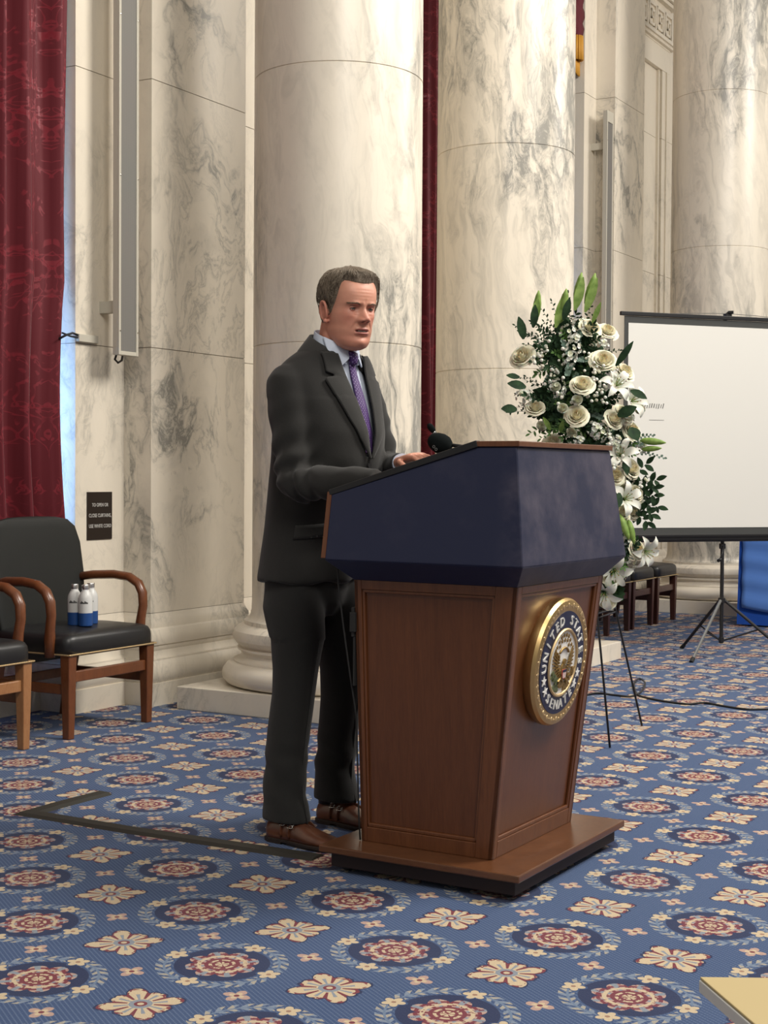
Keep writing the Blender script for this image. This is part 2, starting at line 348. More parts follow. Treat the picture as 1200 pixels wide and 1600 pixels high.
def _wall(b):
    courses(b, -.335, 3.0, .22, .75); courses(b, 6.27, 7.75, .22, .75); 
    b.box(-.335, 3.0, .23, .75, 0, .475); b.box(6.27, 10.5, .23, .75, 0, .475)
    base_run(b, [(-.335, .75), (-.335, .22), (.04, .22)], 0); base_run(b, [(.87, .22), (3.0, .22), (3.0, .75)], 0)
    base_run(b, [(6.27, .75), (6.27, .22), (6.55, .22)], 0); base_run(b, [(7.3, .22), (10.5, .22)], 0)
    # panelled section beyond the far pilaster
    for i, (a, c) in enumerate(COURSES):
        b.box(8.30, 10.5, .22, .75, a + .002, c - .002)
        b.box(7.75, 8.30, .262, .75, a + .002, min(c, 5.28) - .002)
    b.box(7.75, 10.5, .27, .75, .4, 6.1, None, 1)
    for tt in (8.24, 8.40): b.box(tt, tt + .03, .205 if tt > 8.3 else .235, .27, .475, 5.28)
    b.box(7.3, 8.5, .215, .75, 5.28, 5.52)
    for z, d in ((5.52, .18), (5.55, .16), (5.92, .16), (5.96, .13)): b.box(7.3, 8.56, d, .3, z, z + .035)
    b.box(7.3, 8.5, .21, .3, 5.5, 6.1)
    # greek key relief
    for k in range(5):
        t0 = 7.36 + k * .235
        for (a0, a1, c0, c1) in ((0, .20, 5.83, 5.855), (0, .025, 5.63, 5.855), (0, .17, 5.63, 5.655), (.145, .17, 5.63, 5.78), (.07, .17, 5.765, 5.79), (.07, .095, 5.70, 5.79), (.07, .125, 5.70, 5.72), (.19, .215, 5.60, 5.855)):
            b.box(t0 + a0, t0 + a1, .190, .215, c0, c1)
    # wall below and above the window openings, low stone step below the near window
    for (a, c) in ((-3.2, -.335), (3.0, 6.27)):
        b.box(a, c, .62, .75, 0, .55); b.box(a, c, .50, .75, .55, .60); b.box(a, c, .40, .75, 0, .10); b.box(a, c, .46, .75, .10, .17)
        b.box(a, c, .3, .75, 5.6, 6.1)
    courses(b, -4.6, -3.2, .22, .75)
wall_piece('wall_back', _wall, [COURSE_M, JOINT])
b = MB(); b.box(10.5, 10.8, -9, .75, 0, 6.1); o = b.build('wall_right', COURSE_M); place(o, OW, WROT); tag(o, kind='structure')
def _p1(b):
    courses(b, .04, .87, .04, .40); b.box(.05, .86, .05, .4, 0, .475); base_run(b, [(.04, .22), (.04, .04), (.87, .04), (.87, .22)], 0)
wall_piece('trim_1', _p1, [MARBLE_P, JOINT])
def _p2(b):
    courses(b, 1.95, 2.72, .04, .40); b.box(1.96, 2.71, .05, .4, 0, .475); base_run(b, [(1.95, .22), (1.95, .04), (2.72, .04), (2.72, .22)], 0)
wall_piece('trim_2', _p2, [MARBLE_P2, JOINT])
def _p3(b):
    courses(b, 6.55, 7.30, .04, .40); b.box(6.56, 7.29, .05, .4, 0, .475); base_run(b, [(6.55, .22), (6.55, .04), (7.3, .04), (7.3, .22)], 0)
wall_piece('trim_3', _p3, [MARBLE_P2, JOINT])
# ------------------------------------------------------------------ windows behind the curtains
for i, (a, c) in enumerate(((-3.2, -.335), (3.0, 6.27))):
    b = MB()
    for z0, z1 in ((.60, .68), (1.9, 1.95), (3.2, 3.25), (5.5, 5.6)): b.box(a, c, .66, .72, z0, z1)
    for t in [a, (a + c) / 2 - .03, c - .06]: b.box(t, t + .06, .66, .72, .6, 5.6)
    o = b.build('window_%d' % (i + 1), PAINT); place(o, OW, WROT); tag(o, kind='structure')
    b = MB(); b.box(a + .02, c - .02, .688, .692, .65, 5.55); g = b.build('pane', GLASS, o)
for (t0, t1, z0, z1, p) in ((-1.6, -.32, .75, 2.0, 300), (3.6, 6.1, .8, 3.0, 60)):
    area('window_daylight', W((t0 + t1) / 2, -1.3, (z0 + z1) / 2), W((t0 + t1) / 2, 1, (z0 + z1) / 2 - .1), t1 - t0, p, (.30, .56, 1.0), z1 - z0)
# ------------------------------------------------------------------ columns
def column(t, n, mat, label):
    th = thing('column', label, 'column', W(t, n), WROT, 'white marble columns along the window wall')
    b = MB(); b.box(-.59, .59, -.59, .59, 0, .116); b.build('plinth', MARBLE_B, th, bevel=.004)
    pr = [(.545, .116), (.575, .128), (.592, .150), (.596, .172), (.590, .196), (.572, .218), (.548, .232), (.535, .234), (.535, .243), (.512, .247), (.497, .262), (.493, .278), (.502, .292), (.515, .297), (.515, .308), (.500, .312), (.502, .318), (.522, .330), (.537, .350), (.540, .372), (.533, .396), (.515, .414), (.492, .424), (.482, .427), (.482, .445), (.476, .447)]
    b = MB(); b.lathe(pr, 96); b.build('base', MARBLE_B, th, smooth=28)
    R = lambda z: .4405 - .0055 * (z - .5) / 5.5
    pr = [(.480, .447), (.462, .455), (.450, .47), (.443, .50), (.4405, .55)]
    for z in (1.860, 3.235, 4.600):
        pr += [(R(z), z - .004), (R(z) - .0045, z - .0015), (R(z) - .0045, z + .0015), (R(z), z + .004)]
    pr += [(R(6.3), 6.3)]
    b = MB(); b.lathe(pr, 96); b.build('shaft', mat, th, smooth=28)
column(.60, .745, MARBLE_C[0], 'thick white marble column right behind the standing man')
column(2.63, .745, MARBLE_C[1], 'middle white marble column, between the man and the white flowers')
column(7.16, .745, MARBLE_C[2], 'farthest white marble column, rising behind the projection screen')
# ------------------------------------------------------------------ curtains
DAMASK = damask()
def curtain(name, label, t0, t1, edge, y=.325, pitch=.205, amp=.06, z0=.3, z1=5.6, seed=1, group=None):
    rnd = random.Random(seed); nu = 260; nv = 40; ph = [rnd.uniform(-.6, .6) for _ in range(60)]
    vs = []; uv = []
    for j in range(nv + 1):
        z = z0 + (z1 - z0) * j / nv
        for i in range(nu + 1):
            a = i / nu; t = t0 + (t1 - t0) * a + edge(z) * a ** 3
            s = (t0 + (t1 - t0) * a) / pitch * 2 * pi; k = int(s / (2 * pi) + 50) % 60
            w_ = math.sin(s + .5 * math.sin(s * .37 + z * .5) + .15 * z); w_ = 1 - 2 * abs(math.sin(s / 2 + .3 * math.sin(s * .37))) ** .6 if False else math.copysign(abs(w_) ** (.45 if w_ > 0 else 1.1), w_)
            dy = amp * w_ * (1 - .12 * math.sin(s * .21 + 1)) + .012 * math.sin(s * 2.7 + z) + .01 * math.sin(z * 1.5 + s)
            vs.append((t + .012 * math.cos(s), y - dy, z)); uv.append(((t0 + (t1 - t0) * a) * 1.6, z))
    fs = [(j * (nu + 1) + i, j * (nu + 1) + i + 1, (j + 1) * (nu + 1) + i + 1, (j + 1) * (nu + 1) + i) for j in range(nv) for i in range(nu)]
    b = MB(); b.add(vs, fs); o = b.build(name, DAMASK, smooth='all', fixn=False)
    ul = o.data.uv_layers.new(name='UVMap')
    for l in o.data.loops: ul.data[l.index].uv = uv[l.vertex_index]
    m = o.modifiers.new('s', 'SOLIDIFY'); m.thickness = .004
    place(o, OW, WROT); return tag(o, label, 'curtain', group)
curtain('curtain', 'crimson damask curtain hanging behind the black armchairs at left', -3.0, -.352, lambda z: .0 if z > 2.15 else - .045 * math.sin(min(1, (2.2 - z) / 1.4) * pi), seed=3)
curtain('curtain', 'crimson curtain in the narrow gap between the near two marble columns', 3.03, 4.7, lambda z: 0, seed=5)
curtain('curtain', 'crimson curtain edge just right of the middle column, above the flowers', 5.1, 6.2, lambda z: -.16 * max(0, min(1, (z - 2.6) / 2.0)), seed=8)
# swag with gold fringe at the far window head
b = MB(); nu, nv = 60, 14
vs = []
for j in range(nv + 1):
    for i in range(nu + 1):
        a = i / nu; t = 3.5 + 2.75 * a; drop = .25 + .45 * abs(math.cos(a * pi * 2)) ** 1.5
        z = 5.6 - drop * j / nv; vs.append((t, .27 - .05 * math.sin(j / nv * pi) - .012 * math.sin(j * 2.2 + 6 * a), z))
b.add(vs, [(j * (nu + 1) + i, j * (nu + 1) + i + 1, (j + 1) * (nu + 1) + i + 1, (j + 1) * (nu + 1) + i) for j in range(nv) for i in range(nu)])
sw = thing('valance', 'dark red swag with gold fringe at the upper edge, right of the middle column', 'valance', OW, WROT)
o = b.build('swag', Mat('dark_red_velvet', rough=.8, color=(.10, .008, .015)).mat, sw, smooth='all'); o.modifiers.new('s', 'SOLIDIFY').thickness = .01
b = MB()
for i in range(150):
    a = (i + .5) / 150; t = 3.5 + 2.75 * a; drop = .25 + .45 * abs(math.cos(a * pi * 2)) ** 1.5; z = 5.6 - drop
    b.tube([(t, .262, z + .01), (t, .262, z - .16)], [.009, .011], 5)
b.build('fringe', Mat('gold_fringe', rough=.6, color=(.55, .27, .03)).mat, sw, smooth='all')
# tassel end of the swag hanging on the reveal
b = MB(); b.lathe([(.005, 0), (.05, -.02), (.06, -.10), (.05, -.5)], 12, Matrix.Translation((6.17, .26, 5.55))); b.build('tail', Mat('dark_red_velvet', rough=.8, color=(.10, .008, .015)).mat, sw, smooth=True)
b = MB()
for k in range(14):
    a = 2 * pi * k / 14; b.tube([(6.17 + .05 * math.cos(a), .26 + .05 * math.sin(a), 5.07), (6.17 + .055 * math.cos(a), .26 + .055 * math.sin(a), 4.86)], .013, 6)
b.build('tassel', Mat('gold_fringe', rough=.6, color=(.55, .27, .03)).mat, sw, smooth='all')
# ------------------------------------------------------------------ line array loudspeakers
def line_speaker(t, y, z0, z1, label):
    th = thing('wall_loudspeaker', label, 'loudspeaker', W(t, -y, z0), WROT, 'tall narrow loudspeakers on the window wall'); h = z1 - z0; w2 = .076; d = .030
    b = MB(); b.box(-w2, w2, 0, d, 0, h); b.build('housing', PAINT, th, bevel=.003)
    b = MB(); b.box(-w2, -w2 + .016, -.012, 0, 0, h); b.box(w2 - .016, w2, -.012, 0, 0, h); b.box(-w2 + .016, w2 - .016, -.012, 0, 0, .02); b.box(-w2 + .016, w2 - .016, -.012, 0, h - .10, h); b.build('frame', PAINT, th, bevel=.002)
    b = MB(); b.box(-w2 + .016, w2 - .016, -.006, -.001, .02, h - .10); b.build('grille', GRILLE, th)
    b = MB()
    for z in (.12, .9, 1.7, 2.4):
        for s in (-1, 1): b = MB(); b.lathe([(.004, 0), (.004, .003), (.001, .004)], 8, Matrix.Translation((s * (w2 - .008), -.012, z)) @ Matrix.Rotation(pi / 2, 4, 'X')); b.build('screw', CHROME, th)
    for z in (.25, h - .3):
        b = MB(); b.box(-.02, .02, d, .165 - (y - .055), z - .03, z + .03); b.build('bracket', PAINT, th)
    b = MB(); b.tube([(-.02, .05, .01), (-.035, .05, -.02), (-.01, .05, -.035), (.03, .06, -.02), (.05, .07, .01)], .006, 8); b.build('cable', BLACK, th, smooth='all')
line_speaker(-.134, .055, 1.80, 4.45, 'tall cream loudspeaker bar with grey grille above the curtain notice')
line_speaker(6.455, .055, 1.785, 4.45, 'tall cream loudspeaker bar on the far pilaster, above the flowers')
b = MB(); b.box(-.333, -.19, .195, .22, 1.862, 1.900); o = b.build('cable_raceway', PAINT, bevel=.002); place(o, OW, WROT); tag(o, 'short cream cable raceway on the marble, left of the near loudspeaker bar', 'raceway')
b = MB(); b.tube([(-.325, .205, 1.892), (-.36, .215, 1.902), (-.39, .23, 1.89), (-.42, .25, 1.87)], .006, 8); b.tube([(-.325, .205, 1.88), (-.37, .22, 1.885), (-.41, .24, 1.90)], .005, 8)
o = b.build('cable', BLACK, smooth='all'); place(o, OW, WROT); tag(o, 'black cable running from the cream raceway behind the red curtain', 'cable')
# ------------------------------------------------------------------ notice
th = thing('notice_sign', 'small dark bronze notice about the curtains screwed to the marble', 'sign', W(-.155, -.22, .985), WROT)
b = MB(); b.box(-.095, .095, -.006, 0, -.122, .122); b.build('plate', DARKSIGN, th, bevel=.001)
b = MB()
for i, s in enumerate(('TO OPEN OR', 'CLOSE CURTAINS,', 'USE WHITE CORD')):
    v, f = text_mesh(s, .026, .0008, th, 't', LETTER, Matrix.Translation((0, -.0075, .055 - i * .054)) @ Matrix.Rotation(pi / 2, 4, 'X') @ Matrix.Scale(.80, 4, (1, 0, 0)))
    b = MB(); b.add(v, f); b.build('lettering', LETTER, th, fixn=False)
# ------------------------------------------------------------------ chairs
def soft_box(w2, d2, h, crown, r=.03, n=14):
    b = MB(); rings = []
    def ring(sx, sy, z, cr):
        out = []
        for k in range(48):
            a = 2 * pi * k / 48; c, s = math.cos(a), math.sin(a); e = .22
            x = math.copysign(abs(c) ** e, c) * sx; y = math.copysign(abs(s) ** e, s) * sy; out.append((x, y, z + cr * (1 - (x / w2) ** 2) * (1 - (y / d2) ** 2)))
        return out
    for (q, z) in ((.96, 0), (1, .01), (1, h * .55), (.99, h * .75), (.96, h * .9), (.90, h * .98), (.75, h * 1.0), (.5, h), (.25, h), (.02, h)):
        rings.append(ring(w2 * q, d2 * q, z, crown if z > h * .5 else 0))
    return b.loft(rings)
def leg_mb(x, y, z1, a0, a1, dx=0, dy=0):
    b = MB(); b.hexa([(x + dx - a0, y + dy - a0, 0), (x + dx + a0, y + dy - a0, 0), (x + dx + a0, y + dy + a0, 0), (x + dx - a0, y + dy + a0, 0), (x - a1, y - a1, z1), (x + a1, y - a1, z1), (x + a1, y + a1, z1), (x - a1, y + a1, z1)]); return b
def armchair(label, arms=True, wood_m=CH_WOOD, group=None, front_wood=None, w2=.31):
    th = thing('armchair' if arms else 'side_chair', label, 'chair', group=group); d = .25
    soft_box(w2, d, .10, .022).build('seat', LEATHER, th, smooth=60).location = (0, 0, .375)
    b = MB()
    for k in range(60):
        a = k / 59; x = -w2 + 2 * w2 * a; b.lathe([(.001, .003), (.004, .0015), (.0045, 0)], 6, Matrix.Translation((x * .985, -d * 1.0, .384)) @ Matrix.Rotation(pi / 2, 4, 'X'))
    for s in (-1, 1):
        for k in range(50): b.lathe([(.001, .003), (.004, .0015), (.0045, 0)], 6, Matrix.Translation((s * w2, -d * .97 + 2 * d * .95 * k / 49, .384)) @ Matrix.Rotation(s * pi / 2, 4, 'Y'))
    b.box(-w2 * .99, w2 * .99, -d * 1.003, -d * .98, .381, .387); 
    for s in (-1, 1): b.box(s * w2 - .002, s * w2 + .002, -d * .96, d * .96, .381, .387)
    b.build('nail_trim', GOLDL, th)
    # back
    rings = []
    for z, ww, y, tk in ((.30, .20, .19, .05), (.40, .225, .195, .06), (.55, .24, .215, .070), (.72, .25, .235, .070), (.86, .245, .25, .060), (.94, .225, .258, .050), (.975, .19, .262, .042), (.988, .13, .264, .03), (.992, .04, .265, .01)):
        ring = []
        for k in range(40):
            a = 2 * pi * k / 40; c, s = math.cos(a), math.sin(a)
            ring.append((math.copysign(abs(c) ** .35, c) * ww * w2 / .25, y + math.copysign(abs(s) ** .6, s) * tk / 2 + (.02 * (1 - (c * ww / .25) ** 2)) - .01, z))
        rings.append(ring)
    MB().loft(rings).build('backrest', LEATHER_B, th, smooth=60)
    fx = w2 - .035
    for (x, y, dx, dy, z1) in ((-fx, -d + .035, 0, 0, .385), (fx, -d + .035, 0, 0, .385), (-fx + .02, d - .03, .0, .07, .40), (fx - .02, d - .03, 0, .07, .40)):
        leg_mb(x, y, z1, .019, .027, dx, dy).build('leg', front_wood if (front_wood and y < 0) else wood_m, th, bevel=.004)
    b = MB(); b.box(-fx, fx, -d + .022, -d + .045, .255, .305); b.build('stretcher', front_wood or wood_m, th, bevel=.004)
    for s in (-1, 1):
        b = MB(); b.box(s * fx - .011, s * fx + .011, -d + .03, d - .01, .20, .245); b.build('stretcher', wood_m, th, bevel=.004)
    b = MB(); b.box(-fx, fx, d - .03, d - .01, .20, .245); b.build('stretcher', wood_m, th, bevel=.004)
    if arms:
        for s in (-1, 1):
            x = s * (w2 - .005)
            pts = [(x * .90, .245, .685), (x * .98, .14, .700), (x * 1.03, .02, .705), (x * 1.05, -.07, .695), (x * 1.06, -.125, .665), (x * 1.06, -.150, .62), (x * 1.055, -.155, .56), (x * 1.045, -.145, .50), (x * 1.035, -.14, .45), (x * 1.03, -.14, .37)]
            b = MB(); b.tube(pts, [(.020, .018), (.022, .020), (.022, .023), (.022, .026), (.022, .027), (.022, .026), (.021, .024), (.023, .023), (.027, .025), (.024, .024)], 12, upv=(0, 0, 1)); b.build('arm', wood_m, th, smooth='all')
    return th
def put(th, t, n, rz=0): th.location = W(t, n); th.rotation_euler = (0, 0, WROT + rz); return th
put(armchair('black leather armchair with three metal bottles on its seat', group='wooden armchairs with black leather at the red curtain'), -.661, .065)
put(armchair('black armchair cut off by the left edge, with pale worn front leg', front_wood=CH_LIGHT, group='wooden armchairs with black leather at the red curtain'), -1.497, .065)
sc = armchair('rightmost black seat with dark legs under the projection screen', False, CH_DARK, 'dark side chairs along the far wall', w2=.25)
put(sc, 5.76, .53)
for k, (t, lab) in enumerate(((5.23, 'middle of the three black seats beyond the lectern'), (4.70, 'nearest black seat beyond the lectern, partly hidden by white flowers'))):
    c = copy_tree(sc); c['label'] = lab; put(c, t, .52)
# bottles
def bottle(label, loc):
    th = thing('water_bottle', label, 'bottle', loc, 0, 'metal water bottles on the black armchair')
    R = .033
    MB().lathe([(R * .9, 0), (R, .004), (R, .062)], 28).build('lower_band', BOT_B, th, smooth=30)
    b = MB(); b.lathe([(R, .062), (R, .125), (R * .93, .140), (R * .70, .156), (R * .52, .165), (R * .5, .172)], 28); b.build('bottle_body', BOT_W, th, smooth=50)
    MB().lathe([(R * .50, .170), (R * .52, .172), (R * .52, .190), (R * .48, .193), (.001, .193)], 24).build('cap', ALU, th, smooth=40)
    b = MB()
    for k in range(7):
        a = -pi / 2 - .55 + k * .17; h = .004 + .003 * ((k * 5) % 3)
        b.box(-.0022, .0022, -.0003, .0003, .106, .108 + h, Matrix.Translation((math.cos(a) * (R + .0004), math.sin(a) * (R + .0004), 0)) @ Matrix.Rotation(a + pi / 2, 4, 'Z'))
    b.build('print_mark', BLACK, th); return th
P0 = Vector((-1.45, 6.92, .488))
for k, (px_, dy, lab) in enumerate(((114, 0.0, 'left metal water bottle on the armchair seat, white over blue'), (131, -.035, 'middle metal water bottle on the armchair seat, nearest the front'), (139.5, .07, 'right metal water bottle on the seat, half behind its neighbour'))):
    Y = 6.88 + dy; bottle(lab, ((px_ - 600) / FPX * Y + .008, Y, .4905))
# ------------------------------------------------------------------ lectern
LZ = math.radians(-30.77); LO = Vector((.299, 4.594, 0))
lec = thing('lectern', 'walnut lectern with navy vinyl head and round gold seal on its front', 'lectern', LO, LZ)
def frus(b, x0a, x0b, w0, z0, x1a, x1b, w1, z1, k=None):
    return b.hexa([(x0a, -w0, z0), (x0b, -w0, z0), (x0b, w0, z0), (x0a, w0, z0), (x1a, -w1, z1), (x1b, -w1, z1), (x1b, w1, z1), (x1a, w1, z1)], k)
b = MB(); b.box(-.334, .334, -.399, .399, .062, .084); b.build('base_board', WOODB, lec, bevel=.004)
b = MB(); b.box(-.305, .31, -.372, .372, .018, .062); b.build('base_skirt', WOODD, lec, bevel=.002)
for sx in (-1, 1):
    for sy in (-1, 1):
        b = MB(); b.lathe([(.004, -.014), (.022, -.014), (.026, -.008), (.026, .008), (.022, .014), (.004, .014)], 16, Matrix.Translation((sx * .27, sy * .33 , .026)) @ Matrix.Rotation(pi / 2, 4, 'X')); b.build('caster', RUBBER, lec, smooth=40)
# tapering body: four faces with stiles, rails and sunk panels
Z0, Z1 = .084, .884
def bx_(z): return lambda: None
def X0(z): a = (z - Z0) / (Z1 - Z0); return -.250 + (-.262 + .250) * a
def X1(z): a = (z - Z0) / (Z1 - Z0); return .193 + (.284 - .193) * a
def WD(z): a = (z - Z0) / (Z1 - Z0); return .287 + (.319 - .287) * a
b = MB(); i_ = .012
b.hexa([(X0(Z0) + i_, -WD(Z0) + i_, Z0), (X1(Z0) - i_, -WD(Z0) + i_, Z0), (X1(Z0) - i_, WD(Z0) - i_, Z0), (X0(Z0) + i_, WD(Z0) - i_, Z0), (X0(Z1) + i_, -WD(Z1) + i_, Z1), (X1(Z1) - i_, -WD(Z1) + i_, Z1), (X1(Z1) - i_, WD(Z1) - i_, Z1), (X0(Z1) + i_, WD(Z1) - i_, Z1)])
body = b.build('cabinet_body', WOOD, lec)
def face_frame(P, wl, wr, zt, zb, th):
    # P(a,z,out): a 0..1 across the face
    b = MB(); N_ = 8
    def slab(a0, a1, z0, z1, out=0.0, ins=-.014):
        b.hexa([P(a0(z0), z0, ins), P(a1(z0), z0, ins), P(a1(z0), z0, out), P(a0(z0), z0, out), P(a0(z1), z1, ins), P(a1(z1), z1, ins), P(a1(z1), z1, out), P(a0(z1), z1, out)])
    c = lambda v: (lambda z: v)
    slab(c(0), c(wl), Z0, Z1); slab(c(1 - wr), c(1), Z0, Z1); slab(c(wl), c(1 - wr), Z1 - zt, Z1); slab(c(wl), c(1 - wr), Z0, Z0 + zb)
    return b
def mould(P, wl, wr, zt, zb):
    b = MB(); e = .017
    def slab(a0, a1, z0, z1): b.hexa([P(a0, z0, -.012), P(a1, z0, -.012), P(a1, z0, -.003), P(a0, z0, -.003), P(a0, z1, -.012), P(a1, z1, -.012), P(a1, z1, -.003), P(a0, z1, -.003)])
    za, zb_ = Z0 + zb, Z1 - zt
    slab(wl, wl + e, za, zb_); slab(1 - wr - e, 1 - wr, za, zb_); slab(wl, 1 - wr, zb_ - .010, zb_); slab(wl, 1 - wr, za, za + .012)
    return b
sideN = lambda a, z, o: (X0(z) + (X1(z) - X0(z)) * a, -WD(z) - o, z)
sideF = lambda a, z, o: (X0(z) + (X1(z) - X0(z)) * a, WD(z) + o, z)
front = lambda a, z, o: (X1(z) + o, -WD(z) + 2 * WD(z) * a, z)
back = lambda a, z, o: (X0(z) - o, -WD(z) + 2 * WD(z) * a, z)
for P, wl, wr, zt, zb in ((sideN, .045, .125, .028, .045), (sideF, .045, .125, .028, .045), (front, .055, .055, .022, .05), (back, .05, .05, .03, .05)):
    f = face_frame(P, wl, wr, zt, zb, 0).build('panel_frame', WOODL, lec, bevel=.002)
    mould(P, wl, wr, zt, zb).build('moulding', WOODL, lec, bevel=.003)
# head
b = MB(); frus(b, -.262, .284, .319, .884, -.324, .334, .389, .945); 
head0 = b.build('head_underside', VINYL, lec, bevel=.002)
WH = lambda z: .389 + (.343 - .389) * (z - .945) / .35
pts = [(-.324, .945), (.334, .945), (.292, 1.284), (.166, 1.284), (-.318, 1.142)]
b = MB(); n = len(pts); vs = [(x, -WH(z), z) for x, z in pts] + [(x, WH(z), z) for x, z in pts]
b.add(vs, [tuple(range(n - 1, -1, -1)), tuple(range(n, 2 * n))] + [(i, (i + 1) % n, (i + 1) % n + n, i + n) for i in range(n)])
b.build('head', VINYL, lec, bevel=.004)
b = MB(); frus(b, -.338, -.322, .389, .950, -.332, -.316, WH(1.14) , 1.150); b.build('back_trim', WOODL, lec, bevel=.002)
b = MB(); b.box(.160, .300, -.349, .349, 1.284, 1.300); b.build('top_trim', WOODL, lec, bevel=.002)
sl = math.atan2(1.284 - 1.142, .166 + .318); L_ = math.hypot(.484, .142)
Ms = Matrix.Translation((-.318, 0, 1.142)) @ Matrix.Rotation(-sl, 4, 'Y')
b = MB(); b.box(.0, L_, -.335, .335, -.001, .004, Ms); b.build('reading_surface', BLACK, lec)
b = MB()
for s in (-1, 1): b.hexa([(-.005, s * .352 - .013, -.002), (L_ + .004, s * .338 - .013, -.002), (L_ + .004, s * .338 + .013, -.002), (-.005, s * .352 + .013, -.002), (-.005, s * .352 - .013, .016), (L_ + .004, s * .338 - .013, .018), (L_ + .004, s * .338 + .013, .018), (-.005, s * .352 + .013, .016)])
b.v = [Ms @ p for p in b.v]; b.box(-.008, .012, -.36, .36, -.002, .016, Ms); b.build('reading_rim', BLACK, lec, bevel=.002)
b = MB(); b.box(-.272, -.262, -.319, -.300, .71, .80); b.box(-.275, -.255, -.324, -.312, .725, .785); b.box(-.268, -.262, -.315, -.300, .56, .71); b.build('latch', RUBBER, lec, bevel=.002)
# seal on the leaning front face
lean = math.atan2(X1(Z1) - X1(Z0), Z1 - Z0)
SM = Matrix.Translation((X1(.640) + .000, 0, .640)) @ Matrix.Rotation(lean, 4, 'Y') @ Matrix.Rotation(pi / 2, 4, 'Z') @ Matrix.Rotation(pi / 2, 4, 'X')   # local x -> left to right as seen, y up, z out
b = MB(); b.lathe([(.190, -.012), (.196, .0), (.196, .016), (.190, .026), (.178, .030), (.160, .026), (.001, .026)], 96, SM)
seal = b.build('seal', GOLD, lec, smooth=30); seal['label'] = 'round gold and navy seal with eagle'
b = MB(); b.lathe([(.158, .026), (.158, .0275), (.104, .0275), (.104, .026)], 96, SM, cap=False); b.build('navy_band', NAVY, seal)
b = MB()
for k in range(60):     # relief along the outer ring
    a = 2 * pi * k / 60; r = .175; b.lathe([(.0055, 0), (.005, .0012), (.002, .0022), (.0005, .0025)], 8, SM @ Matrix.Translation((r * math.cos(a), r * math.sin(a), .0285)) @ Matrix.Rotation(a, 4, 'Z') @ Matrix.Scale(1.5 if k % 2 else .6, 4, (1, 0, 0)))
b.build('rim_relief', GOLDL, seal, smooth=True)
b = MB(); b.lathe([(.104, .026), (.106, .030), (.103, .034), (.098, .033), (.096, .028)], 96, SM, cap=False); b.build('inner_ring', GOLDL, seal, smooth=True)
b = MB(); b.lathe([(.098, .0275), (.001, .0285)], 72, SM, cap=False); b.build('white_field', WHITE, seal)
b = MB()
def arc_text(s, a0, a1, r, up_=True, size=.042):
    for i, ch in enumerate(s):
        if ch == ' ': continue
        a = math.radians(a0 + (a1 - a0) * i / (len(s) - 1))
        rot = a - pi / 2 if up_ else a + pi / 2
        v, f = text_mesh(ch, size, .0018, None, 't', WHITE, SM @ Matrix.Translation((r * math.cos(a), r * math.sin(a), .0285)) @ Matrix.Rotation(rot, 4, 'Z'))
        b.add(v, f)
        v, f = text_mesh(ch, size, .0018, None, 't', WHITE, SM @ Matrix.Translation((r * math.cos(a), r * math.sin(a), .0285)) @ Matrix.Rotation(rot, 4, 'Z') @ Matrix.Translation((.0016, 0, 0))); b.add(v, f)
arc_text('UNITED', 183, 106, .1305); arc_text('STATES', 74, -3, .1305); arc_text('SENATE', 232, 308, .1305, False)
b.build('lettering', WHITE, seal, fixn=False)
def star(b, x, y, r, z0, z1, M, rot=0, inner=.40):
    b.prism([(x + (r if k % 2 == 0 else r * inner) * math.cos(pi / 2 + rot + k * pi / 5), y + (r if k % 2 == 0 else r * inner) * math.sin(pi / 2 + rot + k * pi / 5)) for k in range(10)], z0, z1, M)
for a in (200, 216, -20, -36):
    b = MB(); star(b, .131 * math.cos(math.radians(a)), .131 * math.sin(math.radians(a)), .0165, .027, .0305, SM, math.radians(a) + pi / 2); b.build('star', WHITE, seal)
for k, (x, y) in enumerate([(-.026, .074), (-.009, .079), (.009, .079), (.026, .074), (-.040, .061), (-.020, .062), (0, .064), (.020, .062), (.040, .061), (-.052, .046), (-.032, .047), (.032, .047), (.052, .046)]):
    b = MB(); star(b, x, y + .005, .0068, .028, .031, SM); b.build('star', GOLDD, seal)  # white raised stars; the dark tone paints in their shadows
b = MB()     # arc ribbon behind the head
rib = [(.024 * math.cos(math.radians(a)) * 1.5, .020 + .026 * math.sin(math.radians(a))) for a in range(155, 20, -12)]
b.tube([SM @ Vector((x, y, .031)) for x, y in rib], .0035, 6); b.build('ribbon', GOLDD, seal, smooth='all')
SM0 = SM; SM = SM @ Matrix.Translation((0, -.017, .0028)) @ Matrix.Diagonal((1.06, .84, .9, 1))
eagle = MB()
def feather(b, x, y, a, l, w_, z):
    p = []
    for k in range(12):
        t = 2 * pi * k / 12; px_ = l * (.5 + .5 * math.cos(t)); py_ = w_ * math.sin(t) * (.6 + .4 * math.cos(t / 2) ** 2)
        p.append((x + px_ * math.cos(a) - py_ * math.sin(a), y + px_ * math.sin(a) + py_ * math.cos(a)))
    b.prism(p, z - .003, z, SM)
for s in (-1, 1):
    for row, (n_, l, dz) in enumerate(((10, .040, .032), (9, .026, .0345), (7, .016, .037))):
        for k in range(n_):
            u = k / (n_ - 1); bx, by = s * (.012 + .034 * u ** .8), -.010 + .050 * u ** 1.1 - row * .0
            ang = math.radians(-60 + 128 * u) if s > 0 else pi - math.radians(-60 + 128 * u)
            feather(eagle, bx * (1 - .1 * row), by, ang, l * (1 if u > .3 else .8), .0042, dz)
eagle.prism([(-.014, -.010), (-.012, .008), (-.006, .018), (.006, .018), (.012, .008), (.014, -.010), (.008, -.04), (0, -.05), (-.008, -.04)], .030, .036, SM)
eagle.prism([(-.006, .016), (-.008, .027), (-.005, .034), (.002, .036), (.007, .032), (.014, .028), (.008, .026), (.006, .016)], .032, .039, SM)
